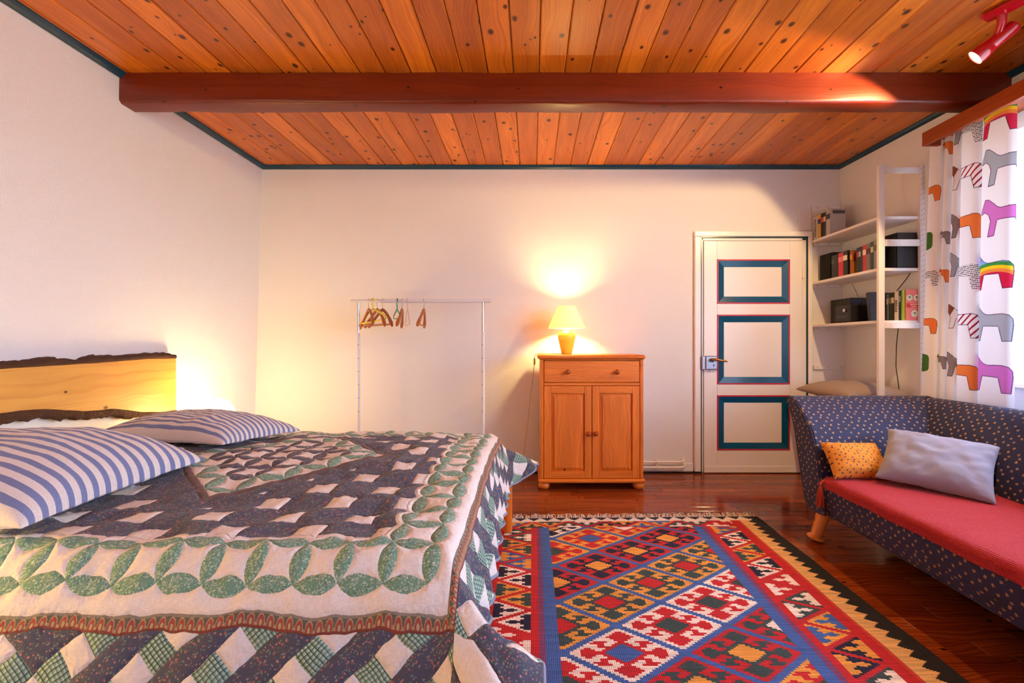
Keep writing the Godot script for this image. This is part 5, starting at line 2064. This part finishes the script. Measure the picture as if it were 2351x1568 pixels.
# ---------------------------------------------------------------- curtains
func curtains() -> void:
	var ctl := [Vector2(2.335, 2.645), Vector2(2.288, 2.618), Vector2(2.276, 2.578), Vector2(2.283, 2.542), Vector2(2.318, 2.536), Vector2(2.292, 2.528), Vector2(2.281, 2.51), Vector2(2.287, 2.494), Vector2(2.33, 2.49), Vector2(2.296, 2.48), Vector2(2.281, 2.458), Vector2(2.291, 2.438), Vector2(2.345, 2.434), Vector2(2.30, 2.428), Vector2(2.280, 2.412), Vector2(2.276, 2.37), Vector2(2.283, 2.328), Vector2(2.325, 2.324), Vector2(2.292, 2.314), Vector2(2.277, 2.285), Vector2(2.271, 2.23), Vector2(2.274, 2.175), Vector2(2.30, 2.158)]
	var line := PackedVector2Array()
	var at := PackedFloat32Array()  # cloth length at each control point
	var l := 0.0
	var n := ctl.size()
	for i in n - 1:
		at.append(l)
		for k in 5:
			var p: Vector2 = ctl[i].cubic_interpolate(ctl[i + 1], ctl[maxi(i - 1, 0)], ctl[mini(i + 2, n - 1)], k / 5.0)
			if line.size():
				l += p.distance_to(line[line.size() - 1])
			line.append(p)
	at.append(l)
	line.append(ctl[n - 1])
	var a1 := (at[1] + at[3]) / 2
	var a2 := (at[5] + at[7]) / 2
	var a3 := (at[9] + at[11]) / 2
	var a4 := (at[13] + at[16]) / 2
	var a5 := (at[18] + at[21]) / 2
	var pc := []
	for e in [[2.13, "bow", 0.02], [1.885, "grey", 0.06], [1.635, "pink", 0.06], [1.375, "bow", -0.004], [1.118, "grey", -0.004], [0.868, "pink", -0.004], [0.61, "orange", -0.004]]:
		pc.append([a5 + e[2], e[0], e[1], 0.225])
	for e in [[2.14, "print"], [1.905, "stripe"], [1.647, "orange"], [1.386, "print"], [1.13, "stripe"], [0.862, "orange"], [0.6, "print"]]:
		pc.append([a4 - 0.015, e[0], e[1], 0.215])
	for e in [[2.15, "grey"], [1.905, "fox"], [1.647, "dusk"], [1.44, "grey"], [1.16, "fox"], [0.90, "dusk"], [0.63, "grey"]]:
		pc.append([a3 + 0.055, e[0], e[1], 0.16])
	for e in [[2.10, "orange"], [1.61, "dusk"], [1.40, "orange"], [0.92, "dusk"]]:
		pc.append([a2 - 0.01, e[0], e[1], 0.12])
	for e in [[1.88, "orange"], [1.60, "cactus"], [1.40, "print"], [1.13, "orange"], [0.90, "cactus"]]:
		pc.append([a1 - 0.02, e[0], e[1], 0.15 if e[1] != "cactus" else 0.12])
	M.curtain = mat(Color.WHITE, 0.9, {"albedo_texture": curtain_texture(pc), "texture_repeat": false, "backlight_enabled": true, "backlight": Color(0.55, 0.55, 0.55)})
	var rows := []
	var uvs := []
	var hs := 24
	for r in hs + 1:
		var h := lerpf(2.150, 0.18, r / float(hs))
		var f := (2.12 - h) / 1.9
		var pr := PackedVector3Array()
		var ur := PackedVector2Array()
		var run := 0.0
		for i in line.size():
			var p := line[i]
			if i > 0:
				run += p.distance_to(line[i - 1])
			var sway := (p.y - 2.158) * 0.14 * f
			pr.append(P(p.x - 0.012 * f + sin(p.y * 40.0) * 0.006 * f, h, p.y + sway))
			ur.append(Vector2(run / CURT_W, (CURT_LOW + CURT_H - h) / CURT_H))
		rows.append(pr)
		uvs.append(ur)
	var b := mb()
	b.grid(rows, uvs, true)
	var c := thing("printed_curtain", "white curtain printed with coloured horses beside the bookshelf", "curtain")
	put("cloth", b, M.curtain, c)
	b = mb()
	rows = []
	uvs = []
	for r in 3:
		var h: float = [2.16, 1.2, 0.18][r]
		var pr := PackedVector3Array()
		var ur := PackedVector2Array()
		for i in 240:
			var d := lerpf(2.20, -0.5, i / 239.0)
			pr.append(P(2.375 + sin(d * 58.0) * 0.018 + sin(d * 23.0) * 0.008, h, d))
			ur.append(Vector2(d, h))
		rows.append(pr)
		uvs.append(ur)
	b.grid(rows, uvs, true)
	c = thing("sheer_curtain", "translucent white net curtain in front of the window", "curtain")
	put("cloth", b, M.sheer, c)

	c = thing("curtain_pelmet", "brown wooden pelmet board above the curtains", "pelmet", P(2.3, 2.15, 1.0))
	var o := P(-2.3, -2.15, -1.0)
	b = mb(2)
	b.box(o + P(2.2, 2.157, 0.83), Vector3(0.018, 0.076, 3.46), 0.002)
	put("fascia", b, M.pine_dark, c)
	b = mb(0)
	b.box(o + P(2.335, 2.157, 2.551), Vector3(0.25, 0.076, 0.018), 0.002)
	put("end_return", b, M.pine_dark, c)
	b = mb(2)
	b.box(o + P(2.335, 2.187, 0.83), Vector3(0.25, 0.016, 3.42), 0.002)
	put("top_board", b, M.pine_dark, c)
	b = mb(2)
	b.tube([o + P(2.29, 2.168, 2.53), o + P(2.29, 2.168, -0.8)], 0.008, 8)
	put("curtain_track", b, M.pine_dark, c)


func spotlight() -> void:
	var c := thing("ceiling_spotlight", "red metal ceiling spotlight on a red bar near the beam", "spotlight", P(1.94, CEIL, 1.87))
	# the mounting bar runs slantwise on towards the window side, past the edge of the picture
	var turn := Transform3D(Basis(Vector3.UP, 0.42), Vector3(-0.012, -0.016, 0.0))
	var b := mb(2)
	b.box(Vector3(0, 0, 0.30), Vector3(0.062, 0.03, 0.72), 0.012, turn)
	var bar := put("mounting_bar", b, M.lamp_red, c)
	b = mb()
	b.lathe([Vector2(0, -0.001), Vector2(0.005, -0.001), Vector2(0.004, 0.001), Vector2(0, 0.001)], turn * Vector3(0, -0.0155, 0.10), 12)
	put("screw", b, M.chrome, bar)
	# the head points to the left, down and a little away
	var dir := Vector3(-0.64, -0.60, -0.48).normalized()
	var ey := -dir
	var ex := ey.cross(Vector3.FORWARD).normalized()
	var bs := Basis(ex, ey, ex.cross(ey))
	var tr := Transform3D(bs.scaled_local(Vector3.ONE * 0.8), Vector3(0.012, -0.112, -0.048))
	b = mb()
	b.tube([Vector3(0, -0.028, -0.01), Vector3(0.004, -0.06, -0.015), Vector3(0.012, -0.098, -0.04)], [0.017, 0.016, 0.014], 14)
	put("swivel_arm", b, M.lamp_red, c)
	b = mb()
	b.lathe([Vector2(0.0415, -0.098), Vector2(0.043, -0.098), Vector2(0.0435, -0.060), Vector2(0.040, -0.045), Vector2(0.036, -0.030), Vector2(0.034, -0.02), Vector2(0.034, 0.085), Vector2(0.029, 0.092), Vector2(0, 0.093)], Vector3.ZERO, 32, tr)
	b.lathe([Vector2(0, 0.0), Vector2(0.028, -0.03), Vector2(0.0415, -0.062), Vector2(0.0415, -0.098)], Vector3.ZERO, 32, tr)
	put("head", b, M.lamp_red, c)
	b = mb()
	b.lathe([Vector2(0.0, -0.092), Vector2(0.025, -0.095), Vector2(0.041, -0.094), Vector2(0.034, -0.06), Vector2(0, -0.05)], Vector3.ZERO, 28, tr)
	put("bulb", b, mat(Color8(255, 244, 220), 0.4, {"emission_enabled": true, "emission": Color8(255, 226, 176), "emission_energy_multiplier": 6.0}), c)
	var l := SpotLight3D.new()
	l.name = "spotlight_lamp"
	c.add_child(l)
	l.position = tr * Vector3(0, -0.1, 0)
	l.basis = Basis.looking_at(dir, Vector3.UP)
	l.spot_angle = 60.0
	l.spot_angle_attenuation = 0.12
	l.light_color = Color8(255, 214, 150)
	l.light_energy = SPOT_E
	l.light_size = 0.03
	l.spot_range = 12.0
	l.spot_attenuation = 2.0
	l.shadow_enabled = true


const LAMP_E := 0.85
const GLOBE_E := 0.62
const SPOT_E := 2.6


func _ready() -> void:
	rng.seed = 7
	# camera: level, looking at the back wall; the lens is shifted a little to the left
	var cam := Camera3D.new()
	cam.name = "camera"
	add_child(cam)
	cam.position = Vector3(0, 1.019, 0)
	cam.projection = Camera3D.PROJECTION_FRUSTUM
	cam.near = 0.05
	cam.far = 60.0
	cam.size = 0.05 * 1568.0 / 1045.0
	cam.frustum_offset = Vector2(-46.5 / 1045.0, 2.0 / 1045.0) * 0.05
	cam.current = true
	# sky: a bright even overcast
	var env := Environment.new()
	var sky := Sky.new()
	var sm := ProceduralSkyMaterial.new()
	sm.sky_top_color = Color8(164, 194, 246)
	sm.sky_horizon_color = Color8(204, 222, 250)
	sm.ground_horizon_color = Color8(196, 204, 214)
	sm.ground_bottom_color = Color8(140, 148, 150)
	sm.sky_energy_multiplier = 1.0
	sm.ground_energy_multiplier = 1.0
	sky.sky_material = sm
	env.background_mode = Environment.BG_SKY
	env.sky = sky
	env.background_energy_multiplier = 31.0
	env.tonemap_mode = Environment.TONE_MAPPER_LINEAR
	env.tonemap_exposure = 0.86
	env.sdfgi_enabled = true
	env.ssao_enabled = true
	env.ssil_enabled = true
	var we := WorldEnvironment.new()
	we.environment = env
	add_child(we)

	var t0 := Time.get_ticks_msec()
	materials()
	print("materials ", Time.get_ticks_msec() - t0)
	room()
	door()
	bed()
	rug()
	sofa()
	cabinet()
	shelf()
	curtains()
	headboard()
	pillows()
	rack()
	hangers()
	table_lamp()
	bedside(2.80, "glowing white globe lamp half hidden behind the far pillow", "small pine bedside table hidden behind the far pillow", GLOBE_E)
	bedside(0.66, "white globe lamp standing out of frame beside the near pillow", "small pine bedside table out of frame beside the near pillow", GLOBE_E * 2.2)
	spotlight()
	print("built ", Time.get_ticks_msec() - t0)
